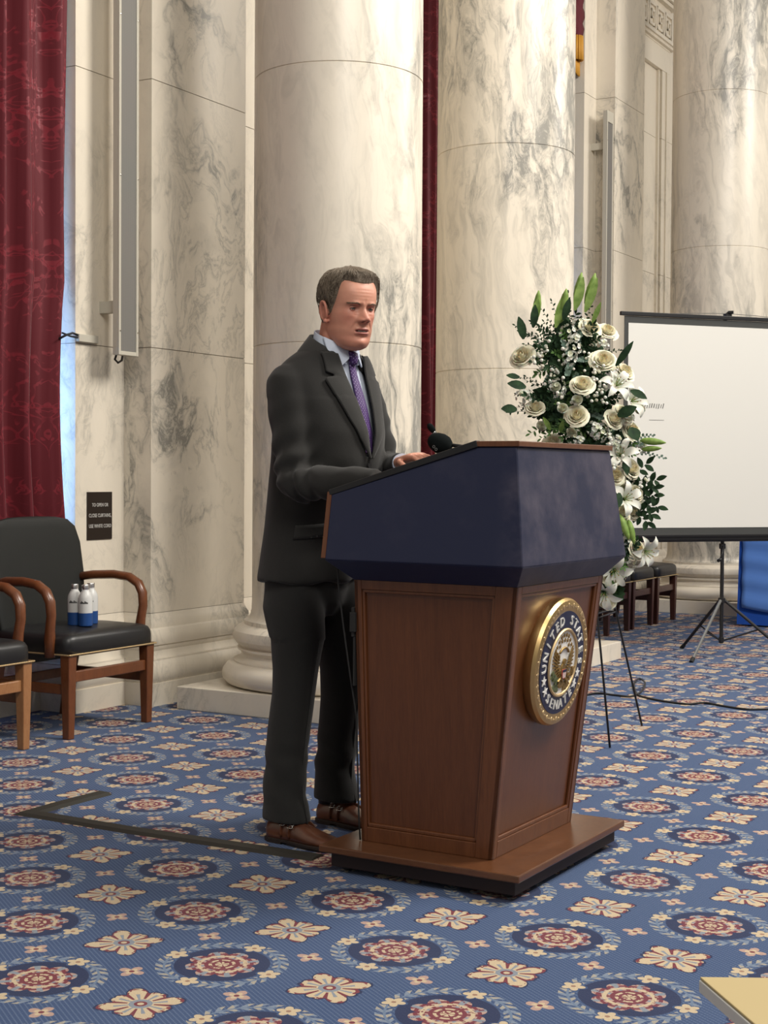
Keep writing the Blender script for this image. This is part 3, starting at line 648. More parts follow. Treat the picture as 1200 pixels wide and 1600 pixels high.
for k in range(7): feather(eagle, 0, -.040, math.radians(-90 + (k - 3) * 15), .034, .0045, .033)
for s in (-1, 1): eagle.tube([SM @ Vector(p) for p in ((s * .008, -.03, .033), (s * .022, -.042, .034), (s * .030, -.046, .034))], .0035, 6)
eagle.build('eagle', GOLDD, seal)
b = MB(); b.prism([(-.0125, -.004), (.0125, -.004), (.0125, -.020), (.008, -.032), (0, -.038), (-.008, -.032), (-.0125, -.020)], .036, .040, SM); b.build('shield', RED, seal)
b = MB()
for k in range(3): b.box(-.009 + k * .0075, -.006 + k * .0075, -.033, -.012, .040, .0408, SM)
b.build('shield_stripes', WHITE, seal)
b = MB(); b.box(-.0127, .0127, -.012, -.003, .040, .0412, SM); b.build('shield_chief', NAVY, seal)
for s in (-1, 1):
    b = MB(); rr = random.Random(5 + s)
    b.tube([SM @ Vector(p) for p in ((s * .028, -.046, .031), (s * .055, -.038, .031), (s * .075, -.012, .031))], .0015, 5)
    for k in range(26):
        u = k / 25; x = s * (.03 + .045 * u); y = -.047 + .036 * u ** 1.4; feather(b, x, y, rr.uniform(0, 2 * pi), .017, .0036, .0325 + .001 * (k % 3))
    for k in range(10): feather(b, s * .03, -.048, math.radians(-90 + s * (k * 9 - 20)), .032 + .01 * rr.random(), .003, .032)
    b.build('laurel_branch' if s < 0 else 'oak_branch', GOLDD if s > 0 else GREEN, seal)
SM = SM0
# cord falling from under the lectern head
b = MB(); b.tube([(-.318, -.325, .93), (-.315, -.325, .87), (-.302, -.315, .74), (-.285, -.305, .60), (-.266, -.296, .47), (-.262, -.292, .30), (-.258, -.290, .15), (-.254, -.288, .086)], .003, 6)
b.build('cord', RUBBER, lec, smooth='all')
# microphones on the reading surface
def SP(x, y, h=0): return Ms @ Vector((x, y, h))
LI = Matrix.Translation(LO) @ Matrix.Rotation(LZ, 4, 'Z'); LII = LI.inverted()
def LP(px, py, Y):
    d = fw * FPX + rt * (px - 600) - up * (py - 800); return LII @ (Vector((0, 0, EYE)) + d * (Y / d.y))
m = thing('gooseneck_microphone', 'black gooseneck microphone with fat foam windscreen above the lectern slope', 'microphone', LO, LZ)
b = MB(); base = SP(.36, .10, .004); ctr = LP(688, 693, 4.72); tip = LP(664, 682, 4.76); ax = (tip - ctr)
b.tube([base, base + Vector((0, 0, .03)), base.lerp(ctr, .6) + Vector((0, 0, .012)), ctr], .006, 8); b.build('neck', BLACK, m, smooth='all')
b = MB(); q = ax.to_track_quat('Z', 'Y').to_matrix().to_4x4(); b.lathe([(.006, -.040), (.022, -.034), (.031, -.020), (.0335, .0), (.030, .020), (.022, .036), (.012, .044), (.001, .047)], 20, Matrix.Translation(ctr) @ q); b.build('windscreen', FOAM, m, smooth='all')
b = MB(); pm = LP(678, 698, 4.69)
for k in range(2): b.lathe([(.003, 0), (.0048, 0), (.0048, .0012), (.003, .0012)], 12, Matrix.Translation(pm + Vector((.0, k * -.002, 0)) + (LP(682, 702, 4.69) - pm) * k) @ Matrix.Rotation(pi / 2, 4, 'X'), cap=False)
b.build('print_mark', GREYM, m)
m2 = thing('slim_microphone', 'slim black microphone on a bent neck rising above the foam one', 'microphone', LO, LZ)
base2 = SP(.30, .14, .004); p1 = LP(686, 690, 4.80); p2 = LP(679, 676, 4.80); p3 = LP(671, 665, 4.80)
b = MB(); b.tube([base2, base2 + Vector((0, 0, .03)), p1, p2], .0042, 8); b.build('neck', BLACK, m2, smooth='all')
b = MB(); b.tube([p2, p2.lerp(p3, .3), p2.lerp(p3, .9), p3.lerp(p2, -.25)], [.005, .010, .0105, .005], 12); b.build('capsule', FOAM, m2, smooth='all')
b = MB(); b.lathe([(.006, -.004), (.0075, 0), (.006, .004)], 12, Matrix.Translation(p2)); b.build('collar', CHROME, m2, smooth=True)
# ------------------------------------------------------------------ floor strips, cords
def floor_strip(name, pts, w_, h, mat, label, cat):
    b = MB(); P = [Vector((x, y, 0)) for x, y in pts]; rings = []
    for i, p in enumerate(P):
        d1 = (P[i] - P[i - 1]).normalized() if i else (P[1] - P[0]).normalized(); d2 = (P[i + 1] - P[i]).normalized() if i < len(P) - 1 else d1
        n1 = Vector((-d1.y, d1.x, 0)); n2 = Vector((-d2.y, d2.x, 0)); nn = (n1 + n2) / (1 + n1.dot(n2))
        rings.append([p - nn * w_, p - nn * w_ * .55 + Vector((0, 0, h)), p + nn * w_ * .55 + Vector((0, 0, h)), p + nn * w_])
    b.loft(rings, cap=True); return tag(b.build(name, mat, smooth=False), label, cat)
floor_strip('cable_cover', [(-.20, 4.585), (-.50, 4.745), (-.85, 4.93), (-1.245, 5.165), (-1.17, 5.30), (-1.045, 5.50)], .042, .008, Mat('dark_rubber', rough=.65, color=(.022, .021, .016)).mat, 'dark rubber cable cover bent in an L on the carpet behind the man', 'cable cover')
def GP(px, py, z=0):
    d = fw * FPX + rt * (px - 600) - up * (py - 800); t = (z - EYE) / d.z; return Vector((0, 0, EYE)) + d * t
def DP(px, py, Y):
    d = fw * FPX + rt * (px - 600) - up * (py - 800); return Vector((0, 0, EYE)) + d * (Y / d.y)
pts = [GP(x, y, .006) for x, y in ((905, 1090), (930, 1083), (960, 1086), (985, 1088), (1002, 1082), (1008, 1070), (999, 1064), (991, 1072), (995, 1084), (1010, 1090), (1040, 1096), (1075, 1100), (1100, 1098), (1130, 1103), (1165, 1108), (1200, 1108), (1250, 1108))]
for i in (4, 5, 6, 7): pts[i].z = .012 + .01 * (i - 4) / 3
sm = []
for i in range(len(pts) - 1):
    p0, p1, p2, p3 = pts[max(0, i - 1)], pts[i], pts[i + 1], pts[min(len(pts) - 1, i + 2)]
    for k in range(6):
        t = k / 6; sm.append(.5 * ((2 * p1) + (p2 - p0) * t + (2 * p0 - 5 * p1 + 4 * p2 - p3) * t * t + (3 * p1 - p0 - 3 * p2 + p3) * t ** 3))
b = MB(); b.tube(sm, .0055, 6); tag(b.build('floor_cable', BLACK, smooth='all'), 'black cable looping over the carpet right of the lectern', 'cable')
# ------------------------------------------------------------------ projection screen
PZ = math.radians(19); scr = thing('projection_screen', 'white tripod projection screen with black border at the right edge', 'projection screen', (2.29, 9.83, 0), PZ)
w2, zb, zt = .785, .800, 2.255
b = MB(); b.box(-w2, w2, -.010, -.006, zb + .02, zt - .01); b.build('border', SCR_BORDER, scr)
b = MB(); b.box(-w2 + .028, w2 - .028, -.0135, -.0105, zb + .068, zt - .055); surf = b.build('screen_surface', SCREEN, scr)
b = MB(); b.box(-w2 - .03, w2 + .03, -.022, .004, zt - .008, zt + .018); b.build('top_bar', BLACK, scr, bevel=.004)
b = MB(); b.tube([(-w2 - .02, .02, zb), (w2 + .02, .02, zb)], .028, 16); b.tube([(-w2 - .02, .0, zb + .018), (w2 + .02, .0, zb + .018)], .02, 12); b.build('case', Mat('case_black', rough=.5, color=(.012, .012, .012)).mat, scr, smooth=40)
b = MB(); b.box(-w2 + .0, w2 - .0, -.018, -.012, zb + .026, zb + .064); b.build('lower_bar', SCR_BORDER, scr)
b = MB(); b.tube([(0, .05, .085), (0, .05, 2.27)], .0125, 12); b.build('pole', BLACK, scr, smooth=40)
b = MB(); b.tube([(0, .05, 2.26), (0, .04, 2.285), (0, .0, 2.300), (.02, -.02, 2.300)], .011, 8); b.box(-.022, .022, .0, .04, 2.262, 2.292); b.build('hook', BLACK, scr, bevel=.002)
b = MB(); b.tube([(-.42, -.005, 2.273), (-.2, .0, 2.285), (0, .01, 2.292), (.2, .0, 2.285), (.42, -.005, 2.273)], .002, 5); b.build('hanging_wire', GREYM, scr)
for a in (113, 233, -7):
    a = math.radians(a) - PZ; c, s = math.cos(a), math.sin(a)
    b = MB(); b.tube([(.02 * c, .05 + .02 * s, .375), (.45 * c, .05 + .45 * s, .012)], .0105, 8); lg = b.build('leg', BLACK if a < 2 or a > 4 else GREYM, scr, smooth=40)
    b = MB(); b.tube([(.43 * c, .05 + .43 * s, .026), (.462 * c, .05 + .462 * s, .004)], .014, 8); b.build('foot', RUBBER, lg, smooth=40)
    b = MB(); b.tube([(.015 * c, .05 + .015 * s, .105), (.25 * c, .05 + .25 * s, .185)], .0055, 6); b.build('brace', BLACK, scr, smooth=40)
for z, r in ((.375, .024), (.11, .018), (.74, .022)): b = MB(); b.lathe([(.013, -.02), (r, -.016), (r, .016), (.013, .02)], 16, Matrix.Translation((0, .05, z))); b.build('collar', BLACK, scr, smooth=40)
b = MB(); b.tube([(-.01, .03, .74), (-.03, .0, .70), (-.055, -.01, .655)], .005, 8); b.tube([(-.055, -.02, .655), (-.055, .01, .645)], .012, 8); b.build('crank_handle', BLACK, scr, smooth='all')
rr = random.Random(3); b = MB()
for k in range(14):      # faint row of pen-like marks on the screen surface
    x = -.715 + k * .0168; h = .010 + .008 * rr.random(); zc = 1.665 + .002 * math.sin(k); b.box(-.0022 - .003 * rr.random(), .002, -.001, 0, -h, h, Matrix.Translation((x, -.0137, zc)) @ Matrix.Rotation(.25, 4, 'Y'))
b.box(-.60, -.49, -.0147, -.0137, 1.572, 1.5745); b.build('mark', Mat('ink', rough=.8, color=(.12, .12, .11)).mat, scr)
# ------------------------------------------------------------------ cloth covered table at the right edge
tb = thing('covered_table', 'table under a royal blue cloth behind the screen at right', 'table', W(5.80, 1.36), WROT)
b = MB()
def skirt(x0, x1, y0, y1, ztop, zb_, off, waves, amp):
    # rounded rectangle path with folds
    path = []; per = [((x0, y0), (x1, y0)), ((x1, y0), (x1, y1)), ((x1, y1), (x0, y1)), ((x0, y1), (x0, y0))]
    for (a, c) in per:
        for k in range(40): u = k / 40; path.append((a[0] + (c[0] - a[0]) * u, a[1] + (c[1] - a[1]) * u))
    cx, cy = (x0 + x1) / 2, (y0 + y1) / 2; rings = []
    for z in (ztop, ztop - .01, ztop - .1, ztop - .3, zb_):
        e = (ztop - z) / (ztop - zb_); ring = []
        for i, (x, y) in enumerate(path):
            f = 1 + e * (off + amp * math.sin(i * waves)); ring.append((cx + (x - cx) * f, cy + (y - cy) * f, z))
        rings.append(ring)
    return rings
# frame: local x = along the wall, local y = into the wall (room side is -y)
b.loft(skirt(.0, .70, -1.55, .0, .745, .012, .02, .55, .010)); b.build('tablecloth', BLUECLOTH, tb, smooth=60)
b = MB(); nx, nz = 30, 20
vs = []
for j in range(nz + 1):
    for i in range(nx + 1):
        y = -.03 - 1.1 * i / nx; z = .752 - .60 * j / nz - .035 * (i / nx) - .03 * math.sin(i / nx * 5) * (j / nz)
        vs.append((-.018 - .012 * math.sin(z * 38 + i * .15) * .6 - .012 * j / nz, y, z))
b.add(vs, [(j * (nx + 1) + i, j * (nx + 1) + i + 1, (j + 1) * (nx + 1) + i + 1, (j + 1) * (nx + 1) + i) for j in range(nz) for i in range(nx)])
rn = b.build('table_runner', BLUELT, tb, smooth='all'); rn.modifiers.new('s', 'SOLIDIFY').thickness = .003; rn['label'] = 'light blue runner with white printed lettering'
b = MB()
for s in (0, 1):
    for k in range(5): b.tube([(-.038, -.62 - .05 * k + .022 * math.cos(a / 8 * 2 * pi) * (1 if k % 2 else .7), .50 - s * .09 + .022 * math.sin(a / 8 * 2 * pi) + .008 * k) for a in range(7)], .0035, 5)
b.build('printed_letters', WHITE, rn)
for (x, y) in ((.05, -.05), (.65, -.05), (.05, -1.5), (.65, -1.5)):
    b = MB(); b.tube([(x, y, .0), (x, y, .72)], .015, 8); b.build('leg', GREYM, tb)
# ------------------------------------------------------------------ pad at the lower right corner, close to the camera
pc = DP(1092, 1526, 1.45); ang = math.radians(-8)
st = thing('side_table', 'small round stand mostly outside the lower right corner, under the yellow pad', 'table', (pc.x + .17, pc.y - .16, 0))
zt_ = pc.z - .016
b = MB(); b.lathe([(.09, zt_ - .02), (.095, zt_ - .016), (.095, zt_ - .003), (.09, zt_)], 40); b.build('table_top', WOODL, st, smooth=40)
b = MB(); b.lathe([(.13, 0), (.13, .012), (.03, .03), (.018, .06), (.018, zt_ - .02)], 32); b.build('pedestal', BLACK, st, smooth=40)
pad = thing('paper_pad', 'pale yellow paper pad with white edge in the lower right corner', 'paper pad', (pc.x, pc.y, zt_ + .0005), math.radians(-1))
sk = math.radians(12)
b = MB(); b.prism([(0, 0), (.30, 0), (.30 + .06, -.30), (.06, -.30)], .0, .0125); b.build('pages', PAPER, pad, bevel=.001)
b = MB(); b.prism([(.001, 0), (.301, .0), (.361, -.301), (.0615, -.301)], .0127, .0155); b.build('cover', YELLOW, pad, bevel=.001)
# ------------------------------------------------------------------ the man. Local frame: x forward, y his left, z up; origin on the floor below the hips
def skin():
    M = Mat('skin', rough=.48, spec=.4); a = M.t.nodes.new('ShaderNodeVertexColor'); a.layer_name = 'tone'; n = M.noise(M.coord(), 90, 3)
    M.set('Base Color', M.mix(M.m('MULTIPLY', n, .22), S(M, a.outputs[0]), (.30, .10, .06))); M.set('Subsurface Weight', .12); M.set('Subsurface Scale', .008); M.bump(M.noise(M.coord(), 300, 2), .12, .001); return M.mat
SKIN = skin()
def hair_mat():
    M = Mat('grey_brown_hair', rough=.55, spec=.35); x, y, z = M.xyz(M.coord()); c = M.mapv(M.coord(), (60, 260, 190), (0, .35, 0)); n = M.noise(c, 1.6, 5, .6)
    k = M.noise(M.coord(), 16, 2); M.set('Base Color', M.mix(k, M.ramp(n, (.3, (.055, .040, .027)), (.7, (.20, .155, .108))), M.ramp(n, (.3, (.11, .085, .060)), (.7, (.31, .25, .185))))); M.bump(n, .7, .004); return M.mat
HAIR = hair_mat()
PO = Vector((-.25, 4.95, 0)); PR = math.radians(-38)
# --- head surface, local: x lateral (his left +), y forward, z up from the chin
LV = [(-.004, .050, .010, .012), (.000, .068, -.015, .028), (.010, .082, -.030, .046), (.026, .0885, -.046, .056), (.042, .0865, -.056, .0620), (.058, .0905, -.064, .0660), (.075, .0905, -.070, .0675), (.092, .0895, -.078, .071), (.110, .0870, -.087, .0735), (.128, .0850, -.095, .0745), (.146, .0905, -.100, .0755), (.165, .0905, -.103, .0765), (.188, .0835, -.103, .0765), (.210, .069, -.095, .071), (.228, .048, -.078, .060), (.240, .022, -.052, .042), (.2465, -.004, -.028, .020), (.248, -.014, -.018, .003)]
def lv(z):
    for i in range(len(LV) - 1):
        if LV[i][0] <= z <= LV[i + 1][0] or i == len(LV) - 2:
            p0, p1, p2, p3 = LV[max(0, i - 1)], LV[i], LV[i + 1], LV[min(len(LV) - 1, i + 2)]; t = (z - p1[0]) / (p2[0] - p1[0])
            return [.5 * (2 * p1[k] + (p2[k] - p0[k]) * t + (2 * p0[k] - 5 * p1[k] + 4 * p2[k] - p3[k]) * t * t + (3 * p1[k] - p0[k] - 3 * p2[k] + p3[k]) * t ** 3) for k in (1, 2, 3)]
def gs(x, m, s): return math.exp(-((x - m) / s) ** 2)
def face_feat(x, z):
    ax = abs(x); d = 0
    # nose
    zz = [(.084, 0), (.089, .012), (.094, .0215), (.100, .0255), (.106, .0235), (.116, .0165), (.126, .0100), (.136, .0055), (.146, .002), (.155, 0)]
    h = 0
    for i in range(len(zz) - 1):
        if zz[i][0] <= z <= zz[i + 1][0]: t = (z - zz[i][0]) / (zz[i + 1][0] - zz[i][0]); h = zz[i][1] + (zz[i + 1][1] - zz[i][1]) * t
    wn = .0085 + .0078 * max(0, min(1, (.140 - z) / .045)); d += 1.22 * h * math.exp(-(ax / wn) ** 2.4)
    d += .0105 * gs(ax, .0155, .0068) * gs(z, .0945, .0062)
    # sockets, lids, brows, cheeks
    d -= .0125 * gs(ax, .030, .0150) * gs(z, .1290, .0088); d -= .005 * gs(ax, .014, .007) * gs(z, .134, .010)
    d += .0075 * gs(ax, .031, .0120) * gs(z, .1285, .0062)
    d -= .0032 * gs(ax, .031, .013) * gs(z, .1370, .0022); d -= .0020 * gs(ax, .030, .013) * gs(z, .1190, .0028)
    d += .0055 * gs(ax, .027, .020) * gs(z, .1455, .0065); d -= .0022 * gs(ax, .0, .0035) * gs(z, .148, .010)
    d += .0055 * gs(ax, .044, .016) * gs(z, .108, .014)
    d -= .0034 * math.exp(-((ax - (.021 + (.094 - z) * .42)) / .0035) ** 2) * gs(z, .078, .014)      # nasolabial fold
    d += .0020 * math.exp(-((ax - (.030 + (.094 - z) * .42)) / .009) ** 2) * gs(z, .076, .016)
    # mouth
    lw = .0245
    if ax < lw * 1.25:
        e = max(0, 1 - (ax / lw) ** 2) ** .5 if ax < lw else 0
        d += e * (.0052 * gs(z, .0672, .0036) + .0065 * gs(z, .0535, .0042)); d -= (.0085 * e + .0012) * gs(z, .0602, .0024)
        d -= .0030 * gs(z, .0440, .0060) * e
    d += .0055 * gs(ax, 0, .015) * gs(z, .024, .013); d -= .0014 * gs(ax, 0, .0035) * gs(z, .077, .008)
    d += .0035 * gs(ax, .046, .016) * gs(z, .040, .020)          # jowl
    d += .0020 * gs(ax, .030, .012) * gs(z, .1155, .0030); d -= .0016 * gs(ax, .031, .013) * gs(z, .1105, .0025)
    for zf in (.166, .176, .186): d -= .0012 * gs(z, zf, .0018) * gs(ax, 0, .035)
    return d
def head_pt(z, a, extra=0):
    yf, yb, wd = lv(z); c, s = math.cos(a), math.sin(a); k_ = max(0, min(1, (.060 - z) / .060)); k_ = k_ * k_ * (3 - 2 * k_); yc = -.008 * (1 - k_) + (yf + yb) / 2 * k_
    e = 2 / 2.25; x = wd * math.copysign(abs(c) ** e, c); ry = (yf - yc) if s > 0 else (yc - yb); y = yc + ry * math.copysign(abs(s) ** e, s)
    if s > 0: y += face_feat(x, z) * min(1, (s / .35)) 
    if extra:
        n = Vector((c * .9, s, max(-.2, (z - .15) * 9))).normalized(); return Vector((x, y, z)) + n * extra
    return Vector((x, y, z))
HZ = [-.004 + .252 * (1 - math.cos(pi * k / 110)) / 2 if False else -.004 + .252 * k / 130 for k in range(131)]
HA = [2 * pi * k / 190 for k in range(190)]
# denser angles toward the face
HA = [a - .38 * math.sin(a - pi / 2) * (1 if True else 0) for a in HA]
HM = Matrix.Translation((.156, -.002, 1.617)) @ Matrix.Rotation(math.radians(-18), 4, 'Z') @ Matrix.Rotation(math.radians(8.5), 4, 'Y') @ Matrix.Rotation(math.radians(-90), 4, 'Z') @ Matrix.Diagonal((1.06, 1.00, 1.035, 1))
body = MB()
body.loft([[head_pt(z, a) for a in HA] for z in HZ], True, True, HM)
# ears
def ear(s):
    b = MB(); C = Vector((s * .0735, -.008, .111)); pts = []; rad = []
    for k in range(17):
        t = k / 16; a = math.radians(-75 + 300 * t) ; 
        ry = .0165; rz = .030 if math.sin(a) > 0 else .027
        pts.append(C + Vector((s * (.006 + .010 * math.sin(pi * t)), -.004 + -ry * math.cos(a) * -1 * -1, rz * math.sin(a)))); rad.append((.0042 + .002 * math.sin(pi * t), .0050))
    b.tube(pts, rad, 8, HM)
    b.loft([[C + Vector((s * q, -.004 + .014 * r_ * math.cos(t), .025 * r_ * math.sin(t))) for t in [2 * pi * j / 16 for j in range(16)]] for q, r_ in ((-.006, 1), (.006, 1), (.011, .80), (.0115, .4))], True, True, HM)
    b.lathe([(.001, -.008), (.008, -.003), (.008, .004), (.001, .009)], 10, HM @ Matrix.Translation(C + Vector((s * .006, .004, -.030))))
    return b
for s in (-1, 1): e = ear(s); body.add(e.v, e.f)
# neck, torso, arms, legs under the clothes
def ell(cx, cy, z, a, b_, n=28, e=1.0, tilt=0):   # a: half width across (y), b_: half depth (x)
    out = []
    for k in range(n):
        t = 2 * pi * k / n; c, s = math.cos(t), math.sin(t); dx = b_ * math.copysign(abs(c) ** e, c); out.append(Vector((cx + dx, cy + a * math.copysign(abs(s) ** e, s), z + dx * tilt)))
    return out
body.loft([ell(.095, 0, 1.50, .075, .070), ell(.100, 0, 1.56, .064, .066), ell(.108, 0, 1.61, .060, .064), ell(.118, -.001, 1.66, .060, .062), ell(.125, -.002, 1.71, .056, .058)])
body.loft([ell(.02, 0, .82, .13, .09), ell(.03, 0, .95, .14, .10), ell(.05, 0, 1.1, .15, .11), ell(.06, 0, 1.25, .16, .12), ell(.06, 0, 1.4, .17, .11), ell(.065, 0, 1.48, .15, .085), ell(.085, 0, 1.54, .08, .06)])
PI_ = (Matrix.Translation(PO) @ Matrix.Rotation(PR, 4, 'Z')).inverted()
def wl(x, y, z): return PI_ @ Vector((x, y, z))
RS, RE, RWp = Vector((.062, -.182, 1.492)), wl(-.285, 4.72, 1.170), wl(-.03, 4.560, 1.186)
LS, LE, LW = Vector((.062, .182, 1.492)), wl(.0, 5.13, 1.205), wl(.055, 4.86, 1.238)
body.tube([RS, RE, RWp], [.045, .038, .028], 14); body.tube([LS, LE, LW], [.045, .038, .028], 14)
body.tube([Vector((.03, -.09, .88)), Vector((.045, -.11, .5)), Vector((.03, -.165, .10))], [.075, .05, .04], 14)
body.tube([Vector((.03, .09, .88)), Vector((.045, .12, .5)), Vector((.015, .135, .10))], [.075, .05, .04], 14)
# hands: palm and five fingers, relaxed and slightly curled
def hand(wr, fwd, upn, side, curl):   # side: +1 thumb toward +lat
    b = MB(); fwd = fwd.normalized(); lat = upn.cross(fwd).normalized(); upn = fwd.cross(lat).normalized()
    P = lambda f, l, u: wr + fwd * f + lat * l + upn * u
    rings = []
    for f, hw, th in ((-.01, .026, .020), (.02, .029, .018), (.05, .038, .016), (.080, .041, .014), (.094, .039, .011)):
        rings.append([P(f, hw * math.copysign(abs(math.cos(t)) ** .8, math.cos(t)), th * math.sin(t)) for t in [2 * pi * k / 16 for k in range(16)]])
    b.loft(rings)
    for k, (l, L_) in enumerate(((.030, .072), (.010, .080), (-.011, .075), (-.031, .060))):
        l *= side; a = 0; p = P(.084, l, .0); pts = [P(.06, l * .9, 0), p]
        for j, q in enumerate((.45, .32, .23)):
            a += curl * (1.0, 1.1, .8)[j] * (1 + .12 * k); p = p + (fwd * math.cos(a) - upn * math.sin(a) + lat * (l * .8)).normalized() * L_ * q; pts.append(p)
        b.tube(pts, [.0085, .0095, .0088, .0080, .0062], 9)
    p = P(.028, .024 * side, -.004); pts = [P(.01, .012 * side, -.004), p, p + (fwd * .75 + lat * side * .65 - upn * .15) * .034, p + (fwd * .95 + lat * side * .55 - upn * .35) * .060, p + (fwd * 1.0 + lat * side * .45 - upn * .45) * .078]
    b.tube(pts, [.012, .013, .0108, .0098, .0070], 9)
    return b
hr = hand(RWp + Vector((.03, .006, -.008)), Vector((1, .10, .10)), Vector((-.2, 0, 1)), 1, .34); body.add(hr.v, hr.f)
hl = hand(LW + Vector((.015, -.018, .006)), Vector((.93, -.30, .22)), Vector((-.3, 0, 1)), -1, .30); body.add(hl.v, hl.f)
person = body.build('person', SKIN, smooth='all'); remesh(person, .0027, 1, .5)
person.location = PO; person.rotation_euler = (0, 0, PR)
tag(person, 'man with grey-brown hair in charcoal suit and purple tie, speaking behind the lectern', 'person')
# skin tones
ca_ = person.data.color_attributes.new('tone', 'FLOAT_COLOR', 'POINT'); HI = HM.inverted(); cols = []
for v in person.data.vertices:
    p = HI @ v.co; x, y, z = abs(p.x), p.y, p.z; c = Vector((.60, .285, .195))
    if -.02 < z < .26 and y > -.12:
        red = .55 * gs(x, .045, .022) * gs(z, .100, .025) + .55 * gs(x, 0, .016) * gs(z, .100, .016) + .25 * gs(z, .03, .03) + (.45 if y < .01 and x > .07 else 0)
        c = c.lerp(Vector((.58, .205, .150)), min(1, red))
        if y > .03:
            lw = .0235; e = max(0, 1 - (x / lw) ** 2) ** .5 if x < lw else 0
            if e > 0 and .0495 < z < .0705 and abs(z - .060) < .0105 * e + .001: c = c.lerp(Vector((.36, .115, .105)), .8)
            if e > .25 and abs(z - .0602) < .0030 * e: c = Vector((.035, .012, .012))
            if .115 < z < .140: c = c.lerp(Vector((.30, .11, .085)), .45 * gs(x, .030, .018))
            if abs(z - .0895) < .003 and .004 < x < .012 and y > .09: c = Vector((.12, .03, .02))
    cols += [c.x, c.y, c.z, 1]
ca_.data.foreach_set('color', cols)
# eyes, eyebrows
EYE_M = [Mat('eye_white', rough=.25, color=(.36, .29, .25)).mat, Mat('eye_iris', rough=.15, color=(.022, .024, .026)).mat, Mat('eye_pupil', rough=.1, color=(.003, .003, .003)).mat]
LID = Mat('eyelid_skin', rough=.5, color=(.40, .165, .115)).mat; LASH = Mat('lash', rough=.6, color=(.03, .015, .01)).mat
for s in (-1, 1):
    C = Vector((s * .0300, .0660, .1285)); R_ = .0118; rb = random.Random(3)
    b = MB(); Me = HM @ Matrix.Translation(C) @ Matrix.Rotation(-pi / 2, 4, 'X')
    b.lathe([(R_ * math.sin(a), R_ * math.cos(a)) for a in [pi * k / 16 for k in range(1, 16)]], 24, Me, 0)
    b.k = 1; Mi = Me @ Matrix.Rotation(math.radians(2), 4, 'Y') @ Matrix.Rotation(math.radians(2), 4, 'X'); b.lathe([(.0062, R_ * .87), (.0056, R_ * .91), (.0004, R_ * 1.006)], 20, Mi)
    b.k = 2; b.lathe([(.0026, R_ * .985), (.0003, R_ * 1.02)], 14, Mi)
    b.build('eye', EYE_M, person, smooth='all')
    def lidp(th_, ph, r): return C + Vector((r * math.cos(ph) * math.sin(th_), r * math.cos(ph) * math.cos(th_), r * math.sin(ph)))
    b = MB()
    for up_, e0, ph1 in ((1, 17, 80), (-1, -17, -80)):
        vs = []; NT, NP = 20, 8
        for j in range(NP + 1):
            for i in range(NT + 1):
                th_ = math.radians(-78 + 156 * i / NT); op = max(0, 1 - (math.degrees(th_) / 62) ** 2) * e0 - 3
                ph = math.radians(op + (ph1 - op) * j / NP); vs.append(lidp(th_, ph, .0128 + .0006 * math.sin(pi * min(1, j / NP * 2))))
        b.add(vs, [(j * (NT + 1) + i, j * (NT + 1) + i + 1, (j + 1) * (NT + 1) + i + 1, (j + 1) * (NT + 1) + i) for j in range(NP) for i in range(NT)], HM)
    b.build('eyelid', LID, person, smooth='all', fixn=False)
    b = MB(); b.tube([lidp(math.radians(-60 + 120 * k / 12), math.radians(max(0, 1 - ((-60 + 120 * k / 12) / 62) ** 2) * 16.5 - 3), .0131) for k in range(13)], .0007, 5, HM); b.build('lashes', LASH, person, smooth='all')
    def sp(x, z, off): yf, yb, wd = lv(z); e = 2 / 2.25; c_ = min(1, abs(x) / wd) ** (1 / e); sn = math.sqrt(max(0, 1 - c_ * c_)); return Vector((x, -.008 + (yf + .008) * sn ** e + face_feat(x, z) + off, z))
    b = MB()
    for k in range(70):
        u = rb.random(); x = s * (.0135 + .036 * u); z = .1405 + .0060 * math.sin(pi * u ** .8 * .75) - .001 * u + rb.uniform(-.0022, .0022)
        p = sp(x, z, .0002); q = sp(x + s * .006, z + rb.uniform(-.001, .002) + (.002 if u < .4 else -.001), .0022); b.tube([p, q], [.0007, .0003], 4, HM)
    b.build('eyebrow', Mat('brow_hair', rough=.6, color=(.20, .13, .085)).mat, person)
# teeth hint
b = MB(); b.box(-.013, .013, .083, .0875, .0592, .0618, HM); b.build('teeth', Mat('teeth', rough=.3, color=(.45, .40, .34)).mat, person)
